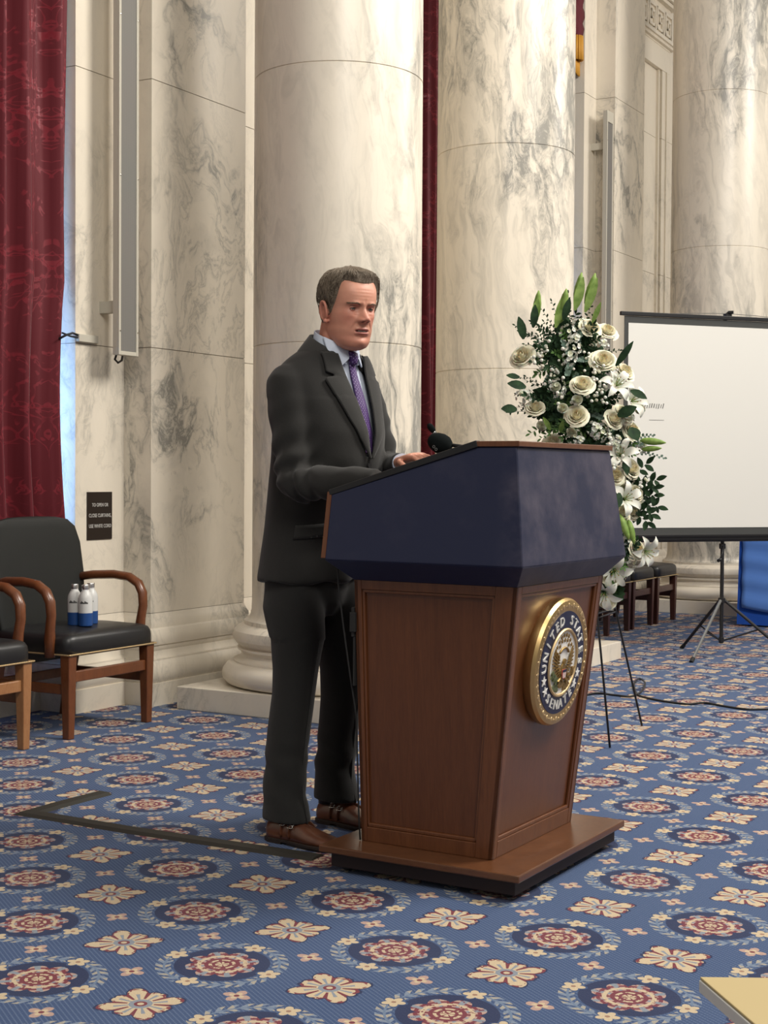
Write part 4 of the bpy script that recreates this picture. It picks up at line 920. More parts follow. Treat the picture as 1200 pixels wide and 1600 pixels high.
# hair: shell over the skull following the hairline
def hairline(a):   # lower limit in z for angle a (pi/2 = front)
    f = math.degrees(abs(math.atan2(math.cos(a), math.sin(a))))     # 0 front .. 180 back
    st = [(0, .207), (18, .209), (34, .212), (47, .212), (55, .204), (60, .184), (66, .158), (72, .132), (79, .108), (88, .100), (98, .118), (104, .132), (112, .118), (124, .070), (140, .050), (180, .042)]
    for i in range(len(st) - 1):
        if st[i][0] <= f <= st[i + 1][0]: t = (f - st[i][0]) / (st[i + 1][0] - st[i][0]); return st[i][1] + (st[i + 1][1] - st[i][1]) * t
    return .05
NHZ, NHA = 64, 200; vs = []
for j in range(NHZ + 1):
    for i in range(NHA):
        a = 2 * pi * i / NHA; lo = hairline(a); v = j / NHZ; z = lo + (.2478 - lo) * (1 - (1 - v) ** 1.6)
        front = max(0, math.sin(a)); th = min(1, v * 3.6) ** .7 * (.0068 + .0070 * gs(v, .45, .4) + .005 * front * (v < .7)) * (1.0 - .45 * max(0, -math.sin(a)))
        th *= 1 - .60 * math.exp(-((math.degrees(abs(math.atan2(math.cos(a), math.sin(a)))) - 58) / 20) ** 2) * max(0, min(1, (.215 - z) / .03))
        if z < .14: th *= .75
        rdg = .0011 * math.sin(a * 41 + 9 * v + 2 * math.sin(v * 9)) + .0012 * math.sin(a * 23 - 14 * v + 1.3 * math.sin(a * 3)) + .0007 * math.sin(a * 87 + 22 * v)
        p = head_pt(z, a, max(.0008, th + rdg * min(1, v * 5))); 
        if j == 0: p = head_pt(lo, a, -.002)
        vs.append(p)
top = len(vs); vs.append(Vector((0, -.016, .262)))
fs = [(j * NHA + i, j * NHA + (i + 1) % NHA, (j + 1) * NHA + (i + 1) % NHA, (j + 1) * NHA + i) for j in range(NHZ) for i in range(NHA)] + [(NHZ * NHA + i, NHZ * NHA + (i + 1) % NHA, top) for i in range(NHA)]
b = MB(); b.add(vs, fs, HM)
# loose strands: swept back from the parting
rb = random.Random(9)
for k in range(900):
    a = rb.uniform(0, 2 * pi); lo = hairline(a); v = rb.random() ** .8; z = lo + (.2440 - lo) * v; pts = []
    da = rb.uniform(.05, .16) * (1 if math.cos(a) > 0 else -1) if abs(math.cos(a)) > .3 else rb.uniform(-.25, -.05)
    for q in range(4):
        aa = a + da * q * .6 * (1 if math.sin(a) > 0 else .3); zz = min(.2465, z + (.012 if math.sin(a) > .2 else -.012) * q)
        zz = max(zz, hairline(aa) - .001); vv = (zz - lo) / (.2478 - lo); t_ = min(1, max(0, vv) * 6 + .2) ** .6 * (.0095 + .0085 * gs(vv, .45, .4) + .005 * max(0, math.sin(aa)))
        t_ *= 1 - .55 * math.exp(-((math.degrees(abs(math.atan2(math.cos(aa), math.sin(aa)))) - 58) / 20) ** 2) * max(0, min(1, (.215 - zz) / .03))
        if zz < .14: t_ *= .75
        pts.append(head_pt(zz, aa, t_ + .0012 * (q % 2)))
    b.tube(pts, [.0006, .0011, .0010, .0004], 4, HM)
b.build('hair', HAIR, person, smooth='all')
# ------------------------------------------------------------------ shirt
TS = [(.845, .000, .196, .140), (.95, .008, .190, .138), (1.05, .030, .190, .145), (1.15, .056, .194, .158), (1.25, .080, .200, .168), (1.34, .085, .206, .164), (1.42, .078, .212, .150), (1.48, .072, .218, .134), (1.52, .070, .216, .120), (1.55, .073, .200, .108), (1.58, .080, .168, .096), (1.61, .086, .118, .084), (1.64, .092, .086, .074), (1.67, .096, .070, .070)]
def tsec(z, q):
    for i in range(len(TS) - 1):
        if TS[i][0] <= z <= TS[i + 1][0]: t = (z - TS[i][0]) / (TS[i + 1][0] - TS[i][0]); return [TS[i][k] + (TS[i + 1][k] - TS[i][k]) * t for k in (1, 2, 3)]
b = MB(); zs = [.95 + .64 * k / 50 for k in range(51)]
b.loft([ell(tsec(z, 0)[0], 0, z, min(max(.03, tsec(z, 0)[1] - .022), .19 if z < 1.5 else .19 - (z - 1.5) * 1.35), max(.03, tsec(z, 0)[2] - (.020 if z < 1.36 else .020 - .012 * min(1, (z - 1.36) / .2))), 60, .92) for z in zs])
shirt = b.build('shirt', SHIRT, person, smooth='all')
def bvh(o): return BVHTree.FromPolygons([v.co.copy() for v in o.data.vertices], [tuple(p.vertices) for p in o.data.polygons])
# ------------------------------------------------------------------ jacket
b = MB(); zs = [.845 + .815 * k / 74 for k in range(75)]; rings = []
for z in zs:
    c, a, d = tsec(z, 0); ring = ell(c, 0, z, a, d, 90, .90)
    rings.append(ring)
b.loft(rings)
def sleeve(S0, E0, W0, s):
    d1 = (E0 - S0); d2 = (W0 - E0); pts = []; rad = []
    top = S0 - d1.normalized() * .01 + Vector((0, -s * .035, .012))
    key = [(top, .052), (S0, .072), (S0 + d1 * .25, .074), (S0 + d1 * .5, .069), (S0 + d1 * .75, .064), (S0 + d1 * .93 + d2 * .0, .062), (E0 + d2 * .06 + Vector((.0, 0, .004)), .062), (E0 + d2 * .25, .059), (E0 + d2 * .5, .054), (E0 + d2 * .75, .048), (W0 + d2 * .00, .041), (W0 + d2 * .05, .040)]
    for i in range(len(key) - 1):
        for k in range(6):
            u = k / 6; pts.append(key[i][0].lerp(key[i + 1][0], u)); rad.append(key[i][1] + (key[i + 1][1] - key[i][1]) * u)
    pts.append(key[-1][0]); rad.append(key[-1][1])
    out = MB(); out.tube(pts, rad, 28); return out
for S0, E0, W0, s in ((RS, RE, RWp, -1), (LS, LE, LW, 1)):
    q = sleeve(S0, E0, W0, s); b.add(q.v, q.f)
jack = b.build('jacket', SUIT, person, smooth='all'); remesh(jack, .008, 10, .6)
# folds
from mathutils import noise as mn
def seg_d(p, a, c):
    d = c - a; t = max(0, min(1, (p - a).dot(d) / d.length_squared)); return (p - (a + d * t)).length, t
jack.data.update(); nrm = [v.normal.copy() for v in jack.data.vertices]
for v, n in zip(jack.data.vertices, nrm):
    p = v.co; h = 0
    for S0, E0, W0 in ((RS, RE, RWp), (LS, LE, LW)):
        dU, tU = seg_d(p, S0, E0); dL, tL = seg_d(p, E0, W0)
        if dU < .105:
            wgt = gs(tU, .85, .45); h += wgt * .0062 * math.sin(tU * 24 + p.x * 26 + 3 * mn.noise(p * 7)) * min(1, max(0, (.105 - dU) / .03))
        if dL < .09:
            h += .0055 * gs(tL, .10, .35) * math.sin(tL * 30 + p.z * 28 + 3 * mn.noise(p * 8)) * min(1, max(0, (.09 - dL) / .03)) + .003 * math.sin(tL * 17 + 2 * mn.noise(p * 6)) * (dL < .07)
    h += .0045 * mn.noise(Vector((p.x * 5, p.y * 5, p.z * 3.2))) * (1 if p.z < 1.45 else .4)
    g = abs(p.y) - .02
    if 1.1 < p.z < 1.42 and p.x > .1: h += .0028 * math.sin((p.z * 9 + abs(p.y) * 34)) * gs(p.z, 1.24, .10)
    if p.z < 1.02: h += .006 * math.sin(math.atan2(p.y, p.x - .02) * 5 + .8) * (1.02 - p.z) / .18
    v.co = p + n * h
jack.data.update()
SB = bvh(shirt); JB = bvh(jack)
VB, VT = 1.262, 1.60
def vhalf(z): t = max(0, (z - VB) / (VT - VB)); return max(0, .002 + .064 * t ** .85)
SX = .010     # the opening sits a touch to his left
bm = bmesh.new(); bm.from_mesh(jack.data); kill = []
for f in bm.faces:
    c = f.calc_center_median()
    if c.x > .08 and c.z > VB and abs(c.y - SX * (1 - (c.z - VB) / .34)) < vhalf(c.z) + .012: kill.append(f)
    elif c.z > 1.603 or (c.z > 1.572 and c.x > .125 and abs(c.y) < .10): kill.append(f)
bmesh.ops.delete(bm, geom=kill, context='FACES'); bm.to_mesh(jack.data); bm.free()
jack.data.polygons.foreach_set('use_smooth', [True] * len(jack.data.polygons))
def onto(bt, y, z, off, x0=.5):
    h = bt.ray_cast(Vector((x0, y, z)), Vector((-1, 0, 0)))
    if h[0] is None: return None
    return h[0] + h[1].normalized() * off
def cy(z): return SX * (1 - (z - VB) / .34)
def patch(name, mat, bt, inner, outer, z0, z1, off, th, nz=34, nw=8, roll_=.0):
    vs = []; last = None
    for j in range(nz + 1):
        z = z0 + (z1 - z0) * j / nz; a, c = inner(z), outer(z)
        for i in range(nw + 1):
            u = i / nw; p = onto(bt, a + (c - a) * u, z, off + roll_ * math.sin(pi * u) )
            if p is None: p = last.copy()
            last = p; vs.append(p)
    b = MB(); b.add(vs, [(j * (nw + 1) + i, j * (nw + 1) + i + 1, (j + 1) * (nw + 1) + i + 1, (j + 1) * (nw + 1) + i) for j in range(nz) for i in range(nw)])
    o = b.build(name, mat, person, smooth='all', fixn=False); m = o.modifiers.new('s', 'SOLIDIFY'); m.thickness = th; m.offset = 0; return o
LAPEL = cloth('charcoal_wool_lapel', (.019, .0185, .0175), (.034, .033, .031))
def lw_(z):
    st = [(1.25, .004), (1.27, .014), (1.32, .040), (1.38, .060), (1.44, .074), (1.50, .086), (1.511, .084), (1.515, .050), (1.525, .050), (1.530, .072), (1.57, .060), (1.60, .050), (1.66, .040)]
    for i in range(len(st) - 1):
        if st[i][0] <= z <= st[i + 1][0]: return st[i][1] + (st[i + 1][1] - st[i][1]) * (z - st[i][0]) / (st[i + 1][0] - st[i][0])
    return .04
for s in (-1, 1):
    patch('lapel', LAPEL, JB, lambda z: cy(z) + s * (vhalf(z)), lambda z: cy(z) + s * (vhalf(z) + lw_(z)), 1.256, 1.592, .008, .005, 84, 12, .003)
# jacket collar standing round the neck
b = MB(); N = 40; rings = []
for i in range(N + 1):
    a = math.radians(-138 + 276 * i / N) ; c, s_ = math.cos(a), math.sin(a)      # 0 = back
    fr = abs(a) / math.radians(138); dirv = Vector((-c, s_, 0)); up_z = 1.668 - .075 * fr ** 1.8
    inner_ = Vector((.106, 0, up_z)) + Vector((dirv.x * .074, dirv.y * .080, 0)); outer_ = Vector((.100, 0, up_z - .050)) + Vector((dirv.x * .100, dirv.y * (.126 + .01 * fr), 0))
    rings.append([inner_ + Vector((0, 0, 0)), inner_ + dirv * .008 + Vector((0, 0, .002)), outer_ + dirv * .006, outer_ + Vector((0, 0, -.008)), outer_ - dirv * .012, inner_ - dirv * .001 + Vector((0, 0, -.045))])
b.loft(rings); b.build('jacket_collar', LAPEL, person, smooth=60)
# shirt collar: band and two points
b = MB(); rings = []
for i in range(41):
    a = math.radians(-158 + 316 * i / 40); c, s_ = math.cos(a), math.sin(a); fr = abs(a) / math.radians(158); dirv = Vector((-c, s_, 0)); zt2 = 1.684 - .072 * fr ** 1.6
    p = Vector((.110, 0, zt2)) + Vector((dirv.x * .066, dirv.y * .069, 0)); q = p + dirv * .012 + Vector((0, 0, -.050))
    rings.append([p, p + dirv * .004, q, q - dirv * .006, p - dirv * .002 + Vector((0, 0, -.05))])
b.loft(rings); b.build('shirt_collar', SHIRT, person, smooth=60)
for s in (-1, 1):
    pts = [Vector((.178, s * .006, 1.606)), Vector((.160, s * .050, 1.632)), Vector((.125, s * .078, 1.652)), Vector((.150, s * .083, 1.600)), Vector((.182, s * .052, 1.556)), Vector((.190, s * .026, 1.580))]
    b = MB(); b.add([p for p in pts] + [p + Vector((-.006, 0, 0)) for p in pts], [tuple(range(6)), tuple(range(11, 5, -1))] + [(i, (i + 1) % 6, (i + 1) % 6 + 6, i + 6) for i in range(6)]); b.build('collar_point', SHIRT, person, bevel=.0015)
# tie
tw = lambda z: .0125 + .022 * max(0, min(1, (1.565 - z) / .30))
patch('tie', TIE, SB, lambda z: cy(z) * 1.1 - tw(z), lambda z: cy(z) * 1.1 + tw(z), 1.272, 1.582, .009, .004, 40, 8, .005)
b = MB(); kn = [(.176, 1.606, .0135, .010), (.184, 1.600, .0195, .013), (.187, 1.588, .0190, .014), (.187, 1.574, .0150, .012), (.188, 1.562, .0125, .009)]
b.loft([[Vector((x + d * math.cos(t), w_ * math.sin(t), z)) for t in [2 * pi * k / 20 for k in range(20)]] for x, z, w_, d in kn]); b.build('tie_knot', TIE, person, smooth='all')
# button, pocket flap
p = onto(JB, .012, 1.235, .004)
b = MB(); b.lathe([(.001, .003), (.009, .003), (.010, 0)], 16, Matrix.Translation(p) @ Matrix.Rotation(pi / 2, 4, 'Y')); b.build('button', BLACK, person, smooth=True)
for s in (-1, 1):
    vs = []
    for j in range(5):
        for i in range(9):
            y = s * (.085 + .09 * i / 8); z = 1.045 - .045 * j / 4 - .008 * i / 8; q = onto(JB, y, z, .004); vs.append(q)
    b = MB(); b.add(vs, [(j * 9 + i, j * 9 + i + 1, (j + 1) * 9 + i + 1, (j + 1) * 9 + i) for j in range(4) for i in range(8)]); o = b.build('pocket_flap', LAPEL, person, smooth='all', fixn=False); o.modifiers.new('s', 'SOLIDIFY').thickness = .003
# shirt cuffs
for W0, E0, q_ in ((RWp, RE, .0), (LW, LE, .022)):
    d = (W0 - E0).normalized(); b = MB(); b.tube([W0 + d * -.02, W0 + d * q_], [.034, .033], 20); b.build('shirt_cuff', SHIRT, person, smooth=40)
# ------------------------------------------------------------------ trousers
b = MB()
b.loft([ell(.000, 0, .93, .165, .118, 60, .95), ell(.000, 0, .88, .172, .122, 60, .95), ell(-.002, 0, .82, .172, .128, 60, .92), ell(.002, 0, .77, .165, .118, 60, .92), ell(.006, 0, .73, .14, .09, 60, .9)])
def leg_(path):
    q = MB(); rings = []
    for i in range(len(path) - 1):
        for k in range(8):
            u = k / 8; u = u * u * (3 - 2 * u) * .4 + u * .6; x, y, z, a, d = [path[i][m_] + (path[i + 1][m_] - path[i][m_]) * u for m_ in range(5)]; rings.append((x, y, z, a, d))
    rings.append(path[-1]); q.loft([ell(x, y, z, a, d, 44, .96) for x, y, z, a, d in rings]); return q
NL = [(.004, -.086, .86, .088, .105), (.012, -.090, .76, .090, .112), (.034, -.096, .66, .080, .094), (.040, -.112, .56, .070, .080), (.040, -.122, .48, .066, .074), (.030, -.134, .36, .064, .074), (.026, -.146, .24, .062, .074), (.032, -.154, .15, .064, .078), (.044, -.158, .070, .068, .090)]
FL = [(.004, .086, .86, .088, .105), (.016, .094, .76, .088, .108), (.040, .104, .66, .078, .092), (.048, .116, .54, .070, .080), (.040, .124, .44, .067, .076), (.024, .130, .34, .064, .073), (.010, .134, .24, .062, .072), (.002, .136, .16, .063, .074), (.010, .138, .082, .067, .086)]
for P_ in (NL, FL): q = leg_(P_); b.add(q.v, q.f)
tr = b.build('trousers', TROUSER, person, smooth='all'); remesh(tr, .008, 5, .5)
tr.data.update(); nrm = [v.normal.copy() for v in tr.data.vertices]
for v, n in zip(tr.data.vertices, nrm):
    p = v.co; h = .0035 * mn.noise(Vector((p.x * 7, p.y * 7, p.z * 3.5)))
    if p.z < .34: h += .0042 * gs(p.z, .22, .09) * math.sin(p.z * 48 + p.x * 30 + 3 * mn.noise(p * 8)) * (1 if p.z > .11 else .2)
    if p.z > .66: h += .0035 * math.sin(p.z * 22 - abs(p.y) * 40 + p.x * 20)
    for (cx_, cy_) in ((NL, 0), (FL, 0)):
        pass
    v.co = p + n * h
tr.data.update()
# crease lines down the front of both legs
for P_ in (NL, FL):
    b = MB(); b.tube([Vector((x + d * .985, y, z)) for x, y, z, a, d in P_[2:]], .0035, 6); b.build('trouser_crease', TROUSER, person, smooth='all')
# ------------------------------------------------------------------ double monk strap shoes
def shoe(hx, hy, yaw, label=None):
    Ms_ = Matrix.Translation((hx, hy, 0)) @ Matrix.Rotation(yaw, 4, 'Z'); L_ = .305
    prof = [(0.0, .030, .070), (.02, .036, .080), (.05, .038, .086), (.09, .038, .090), (.13, .041, .078), (.17, .046, .062), (.21, .048, .050), (.25, .044, .042), (.28, .034, .036), (.298, .020, .028), (.305, .006, .020)]
    b = MB(); rings = []
    for x, w_, h in prof:
        rings.append([Vector((x, w_ * math.copysign(abs(math.cos(t)) ** (.7 if math.sin(t) < 0 else 1.0), math.cos(t)) , .014 + max(0, (h - .014)) * (.35 + .65 * math.sin(t)) if math.sin(t) > -.54 else .014)) for t in [2 * pi * k / 28 for k in range(28)]])
    b.loft(rings, M=Ms_); up_ = b.build('shoe', SHOE, person, smooth='all', sub=1)
    out = [(-.004, .0), (.0, .024), (.03, .037), (.09, .037), (.14, .043), (.20, .051), (.25, .048), (.29, .032), (.309, .010)]
    poly = [(x, -y) for x, y in out] + [(x, y) for x, y in reversed(out)]
    SOLE = Mat('dark_sole', rough=.6, color=(.018, .010, .007)).mat
    b = MB(); b.prism(poly, .006, .017, Ms_); b.build('sole', SOLE, up_, bevel=.002)
    b = MB(); b.prism([(-.005, -.020), (.02, -.036), (.075, -.037), (.075, .037), (.02, .036), (-.005, .020)], .0, .014, Ms_); b.prism([(.10, -.036), (.17, -.045), (.24, -.045), (.28, -.03), (.28, .03), (.24, .045), (.17, .045), (.10, .036)], .0005, .007, Ms_); b.build('heel', SOLE, up_)
    hh = lambda x: next(prof[i][2] + (prof[i + 1][2] - prof[i][2]) * (x - prof[i][0]) / (prof[i + 1][0] - prof[i][0]) for i in range(len(prof) - 1) if prof[i][0] <= x <= prof[i + 1][0])
    ww = lambda x: next(prof[i][1] + (prof[i + 1][1] - prof[i][1]) * (x - prof[i][0]) / (prof[i + 1][0] - prof[i][0]) for i in range(len(prof) - 1) if prof[i][0] <= x <= prof[i + 1][0])
    for x0 in (.098, .132):
        b = MB(); pts = []
        for k in range(13):
            t = math.radians(200 - 190 * k / 12 + 0); x = x0 + .018 * math.cos(t); 
            z = .014 + (hh(x) - .014) * (.35 + .65 * math.sin(t)) if math.sin(t) > -.5 else .014
            pts.append(Ms_ @ Vector((x, -ww(x) * math.cos(t) * -1 * 1.02, z + .0022)))
        b.tube(pts, [(.0022, .009)] * 13, 8); b.build('strap', SHOE, up_, smooth='all')
        t = math.radians(148); x = x0 - .015; z = .014 + (hh(x) - .014) * (.35 + .65 * math.sin(t)); c = Vector((x, -ww(x) * 1.03 * abs(math.cos(t)), z + .003))
        Mb = Ms_ @ Matrix.Translation(c) @ Vector((0, -.75, .66)).to_track_quat('Z', 'Y').to_matrix().to_4x4()
        b = MB(); ring = [Mb @ Vector((.011 * math.copysign(abs(math.cos(a)) ** .6, math.cos(a)), .0085 * math.copysign(abs(math.sin(a)) ** .6, math.sin(a)), .003)) for a in [2 * pi * k / 20 for k in range(21)]]
        b.tube(ring, .0016, 6); b.tube([Mb @ Vector((-.010, 0, .004)), Mb @ Vector((.010, 0, .004))], .0011, 5); b.build('buckle', CHROME, up_, smooth='all')
    b = MB(); b.tube([Ms_ @ Vector((.045, 0, .07)), Ms_ @ Vector((.045, 0, .13))], [.040, .042], 16); b.build('sock', BLACK, person, smooth='all')
shoe(-.019, -.172, math.radians(3)); shoe(-.058, .128, math.radians(1))
# ------------------------------------------------------------------ flower stand and arrangement
FZ = Vector((.98, 6.76, 0))
stand = thing('flower_stand', 'thin black wire easel stand carrying the white flowers', 'stand', FZ)
def fl(px, py, Y): return DP(px, py, Y) - FZ
foot = [GP(953, 1170) - FZ, GP(1003, 1135) - FZ, Vector((-.42, .30, 0))]
apex = Vector((-.06, .06, 1.25))
for f in foot:
    b = MB(); p = f.copy(); p.z = .004; b.tube([p, apex + (p - apex) * .02], .005, 6); b.build('leg', BLACK, stand, smooth='all')
b = MB(); a1 = apex + (foot[0] - apex) * .55; a2 = apex + (foot[1] - apex) * .55; a3 = apex + (foot[2] - apex) * .55
b.tube([a1, a2, a3, a1], .004, 6); b.build('ring', BLACK, stand, smooth='all')
b = MB(); b.tube([a1 + Vector((0, 0, .02)), a2 + Vector((0, 0, .02)), a3 + Vector((0, 0, .02))], .004, 6); b.lathe([(.10, 0), (.10, .012), (.001, .012)], 20, Matrix.Translation(apex + Vector((0, 0, -.02)))); b.build('holder', BLACK, stand)
arr = thing('flower_arrangement', 'tall white rose and eucalyptus arrangement cascading behind the lectern', 'flower arrangement', FZ)
def leafmat(n, a, b_, r=.5):
    M = Mat(n, rough=r, spec=.2); k = M.noise(M.coord(), 30, 3); M.set('Base Color', M.mix(M.ramp(k, (.35, 0), (.65, 1)), a, b_)); return M.mat
L_DK = leafmat('dark_leaf', (.008, .024, .010), (.020, .050, .018), .75); L_EU = leafmat('eucalyptus_leaf', (.075, .125, .095), (.13, .19, .15)); L_LT = leafmat('light_leaf', (.13, .22, .045), (.24, .34, .09)); L_MD = leafmat('mid_leaf', (.035, .085, .018), (.075, .15, .035))
def petalmat(n, a, b_):
    M = Mat(n, rough=.6, spec=.25, sheen=.1); x, y, z = M.xyz(M.coord()); r = (x * x + y * y).sqrt()
    M.set('Base Color', M.mix(M.ramp(r, (.002, 1), (.026, 0)), a, b_)); M.set('Subsurface Weight', .15); M.set('Subsurface Scale', .01); return M.mat
PET = petalmat('cream_petal', (.76, .72, .55), (.78, .68, .40)); PETW = petalmat('white_petal', (.70, .70, .62), (.62, .63, .42))
def leaf(b, p, d, nrm, l, w_, fold=.15, curl=.15):
    d = d.normalized(); s = d.cross(nrm).normalized(); n = s.cross(d)
    vs = []; N = 5
    for i in range(N + 1):
        u = i / N; ww = w_ * math.sin(pi * min(1, u * .93 + .05)) ** .8; c = p + d * (l * u) - n * (curl * l * u * u)
        vs += [c - s * ww + n * fold * ww, c, c + s * ww + n * fold * ww]
    fs = []
    for i in range(N):
        for k in (0, 1): a = i * 3 + k; fs.append((a, a + 1, a + 4, a + 3))
    b.add(vs, fs)
def rose_mesh(seed, R=.042, closed=.0):
    rr = random.Random(seed); b = MB()
    # rows of overlapping petals: (count, base radius, height, outward roll)
    rows = ((2, .07, 1.00, -.16), (3, .17, 1.04, -.12), (3, .31, 1.00, .0), (4, .50, .92, .16), (5, .66, .82, .30), (5, .82, .70, .50), (6, .95, .52, .72))
    for L, (n, r0, hg, rl) in enumerate(rows):
        if closed and L > 5: continue
        rl *= (1 - closed); ph0 = rr.uniform(0, 6)
        for k in range(n):
            a = ph0 + 2 * pi * (k + rr.uniform(-.14, .14)) / n; half = pi / n * (1.55 if n < 4 else 1.4); N = 7; vs = []; hh_ = hg * rr.uniform(.9, 1.06); rk = rl * rr.uniform(.7, 1.25); tw_ = rr.uniform(-.10, .10)
            for j in range(N + 1):
                v = j / N
                for i in range(N + 1):
                    u = i / N * 2 - 1; aa = a + u * half * (.45 + .55 * math.sin(min(1, v * 1.25) * pi / 2))
                    tipz = 1 - .20 * abs(u) ** 2.2 + .05 * math.cos(u * 5 + k); z = hh_ * v * tipz
                    r = r0 * (.35 + .65 * math.sin(min(1, v * 1.4) * pi / 2)) + rk * v ** 2.6 * .55 + tw_ * u * v * .35 + (.05 if i % 2 else 0) * v * v * .6
                    z -= max(0, v - .72) * rk * 1.15
                    vs.append((R * r * math.cos(aa), R * r * math.sin(aa), R * (z - .45)))
            b.add(vs, [(j * (N + 1) + i, j * (N + 1) + i + 1, (j + 1) * (N + 1) + i + 1, (j + 1) * (N + 1) + i) for j in range(N) for i in range(N)])
    b.lathe([(.001, -R * .62), (R * .3, -R * .55), (R * .42, -R * .3), (R * .25, -R * .1)], 12)
    return b
def orient(d, rnd_): return Vector(d).to_track_quat('Z', 'Y').to_matrix().to_4x4() @ Matrix.Rotation(rnd_, 4, 'Z')
protos = {}
def put_flower(kind, px, py, Y, d=(-.1, -1, .25), s=1.0, rot=0):
    me, nm = protos[kind]; o = bpy.data.objects.new(nm, me); COL.objects.link(o); o.parent = arr
    o.matrix_local = Matrix.Translation(fl(px, py, Y)) @ orient(d, rot) @ Matrix.Scale(s, 4); return o
def proto(kind, nm, b, mats, smooth=True, fixn=False):
    o = b.build(nm, mats, smooth='all' if smooth else False, fixn=fixn); protos[kind] = (o.data, nm); bpy.data.objects.remove(o)
for k in range(3): proto('rose%d' % k, 'rose', rose_mesh(11 + k, .046), PET)
for k in range(2): proto('bud%d' % k, 'rosebud', rose_mesh(31 + k, .026, .6), PETW)
# carnation like cluster of small blossoms
def cluster(seed, n=22, R=.045, pr=.012):
    rr = random.Random(seed); b = MB()
    for k in range(n):
        th_ = rr.uniform(0, 2 * pi); ph = rr.uniform(0, .62 * pi); c = Vector((math.sin(ph) * math.cos(th_), math.sin(ph) * math.sin(th_), math.cos(ph))) * R * rr.uniform(.75, 1.05)
        q = Matrix.Translation(c) @ orient(c + Vector((rr.uniform(-.3, .3),) * 3) * .03, rr.uniform(0, 6))
        for i in range(6):
            a = 2 * pi * i / 6; d = Vector((math.cos(a), math.sin(a), .45))
            vs = [(0, 0, 0)] + [(d.x * pr * u + s * -math.sin(a) * pr * .45, d.y * pr * u + s * math.cos(a) * pr * .45, pr * (.3 + .5 * u)) for u, s in ((.5, -1), (1.05, -.7), (1.15, .6), (.6, 1))]
            b.add(vs, [(0, 1, 2, 3, 4)], q)
    return b
for k in range(3): proto('stock%d' % k, 'stock_blossom', cluster(51 + k), PETW, False)
def daisies(seed, n=7, R=.05, pr=.0075):
    rr = random.Random(seed); b = MB()
    for k in range(n):
        c = Vector((rr.uniform(-R, R), rr.uniform(-R, R), rr.uniform(-.01, .02)))
        b.lathe([(.001, -pr * .6), (pr * .8, -pr * .3), (pr, .1 * pr), (pr * .7, pr * .6), (pr * .2, pr * .8)], 8, Matrix.Translation(c), 0)
        b.tube([c, c * .3 + Vector((0, 0, -.05))], .0012, 4, None, 1)
    return b
for k in range(3): proto('wax%d' % k, 'small_blossoms', daisies(71 + k), [PETW, L_MD])
def lily():
    b = MB()
    for k in range(6):
        a = 2 * pi * k / 6; N = 7; vs = []; ww0 = .018 if k % 2 else .023
        for j in range(N + 1):
            v = j / N; r = .008 + .085 * v; z = .05 * math.sin(v * pi * .62) - .03 * v ** 3; ww = ww0 * math.sin(pi * (v * .92 + .06)) ** .7
            for s in (-1, 0, 1): vs.append((r * math.cos(a) - s * ww * math.sin(a), r * math.sin(a) + s * ww * math.cos(a), z + (.006 if s else 0)))
        b.add(vs, [(j * 3 + i, j * 3 + i + 1, (j + 1) * 3 + i + 1, (j + 1) * 3 + i) for j in range(N) for i in (0, 1)])
    for k in range(6): a = 2 * pi * (k + .5) / 6; b.tube([(0, 0, 0), (.02 * math.cos(a), .02 * math.sin(a), .06)], .0016, 5, None, 1); b.lathe([(.001, -.004), (.003, 0), (.001, .004)], 6, Matrix.Translation((.02 * math.cos(a), .02 * math.sin(a), .06)) , 2)
    return b
proto('lily', 'lily', lily(), [PETW, L_LT, GOLDD])
def bud():
    b = MB(); b.lathe([(.002, 0), (.011, .012), (.016, .04), (.0155, .065), (.010, .095), (.002, .115)], 12); return b
proto('lbud', 'lily_bud', bud(), L_LT)
rs = random.Random(4)
for i, (px, py, Y, s) in enumerate([(815, 556, 6.56, 1.0), (943, 562, 6.52, 1.02), (977, 580, 6.60, .92), (910, 600, 6.46, .92), (901, 649, 6.45, .92), (836, 636, 6.54, .80), (923, 511, 6.62, .90), (949, 516, 6.66, .90), (988, 732, 6.56, .88), (994, 771, 6.58, .82), (962, 742, 6.52, .88), (973, 800, 6.54, .85), (975, 646, 6.56, .9), (988, 672, 6.58, .9), (996, 858, 6.56, .78), (955, 902, 6.58, .72), (949, 938, 6.6, .72), (990, 800, 6.6, .7), (960, 655, 6.5, .8), (862, 690, 6.6, .8)]):
    x = (px - 900) / 140; put_flower('rose%d' % (i % 3), px, py, Y, (x * .9 + rs.uniform(-.3, .3), -1, .75 - (py - 650) / 420 * .7 + rs.uniform(-.25, .25)), s, rs.uniform(0, 6))
for i, (px, py, Y) in enumerate([(879, 638, 6.44), (902, 625, 6.44), (846, 666, 6.55), (973, 763, 6.53), (893, 676, 6.5), (868, 605, 6.5), (1000, 640, 6.6)]):
    put_flower('bud%d' % (i % 2), px, py, Y, (rs.uniform(-.3, .3), -1, .4), 1.0, rs.uniform(0, 6))
for i, (px, py, Y) in enumerate([(896, 545, 6.5), (890, 560, 6.5), (898, 530, 6.52), (905, 506, 6.58), (818, 620, 6.56), (826, 626, 6.56), (870, 606, 6.52), (873, 616, 6.52), (941, 540, 6.6), (938, 676, 6.5), (950, 685, 6.48), (930, 670, 6.5), (897, 682, 6.52), (965, 690, 6.5), (958, 700, 6.5), (985, 745, 6.58), (980, 655, 6.54), (970, 820, 6.55), (985, 880, 6.6), (970, 900, 6.58), (905, 688, 6.5), (968, 720, 6.52), (1000, 700, 6.6), (978, 840, 6.56), (888, 520, 6.56)]):
    put_flower('stock%d' % (i % 3), px, py, Y, ((px - 900) / 200, -1, rs.uniform(0, .7)), rs.uniform(.5, .8), rs.uniform(0, 6))
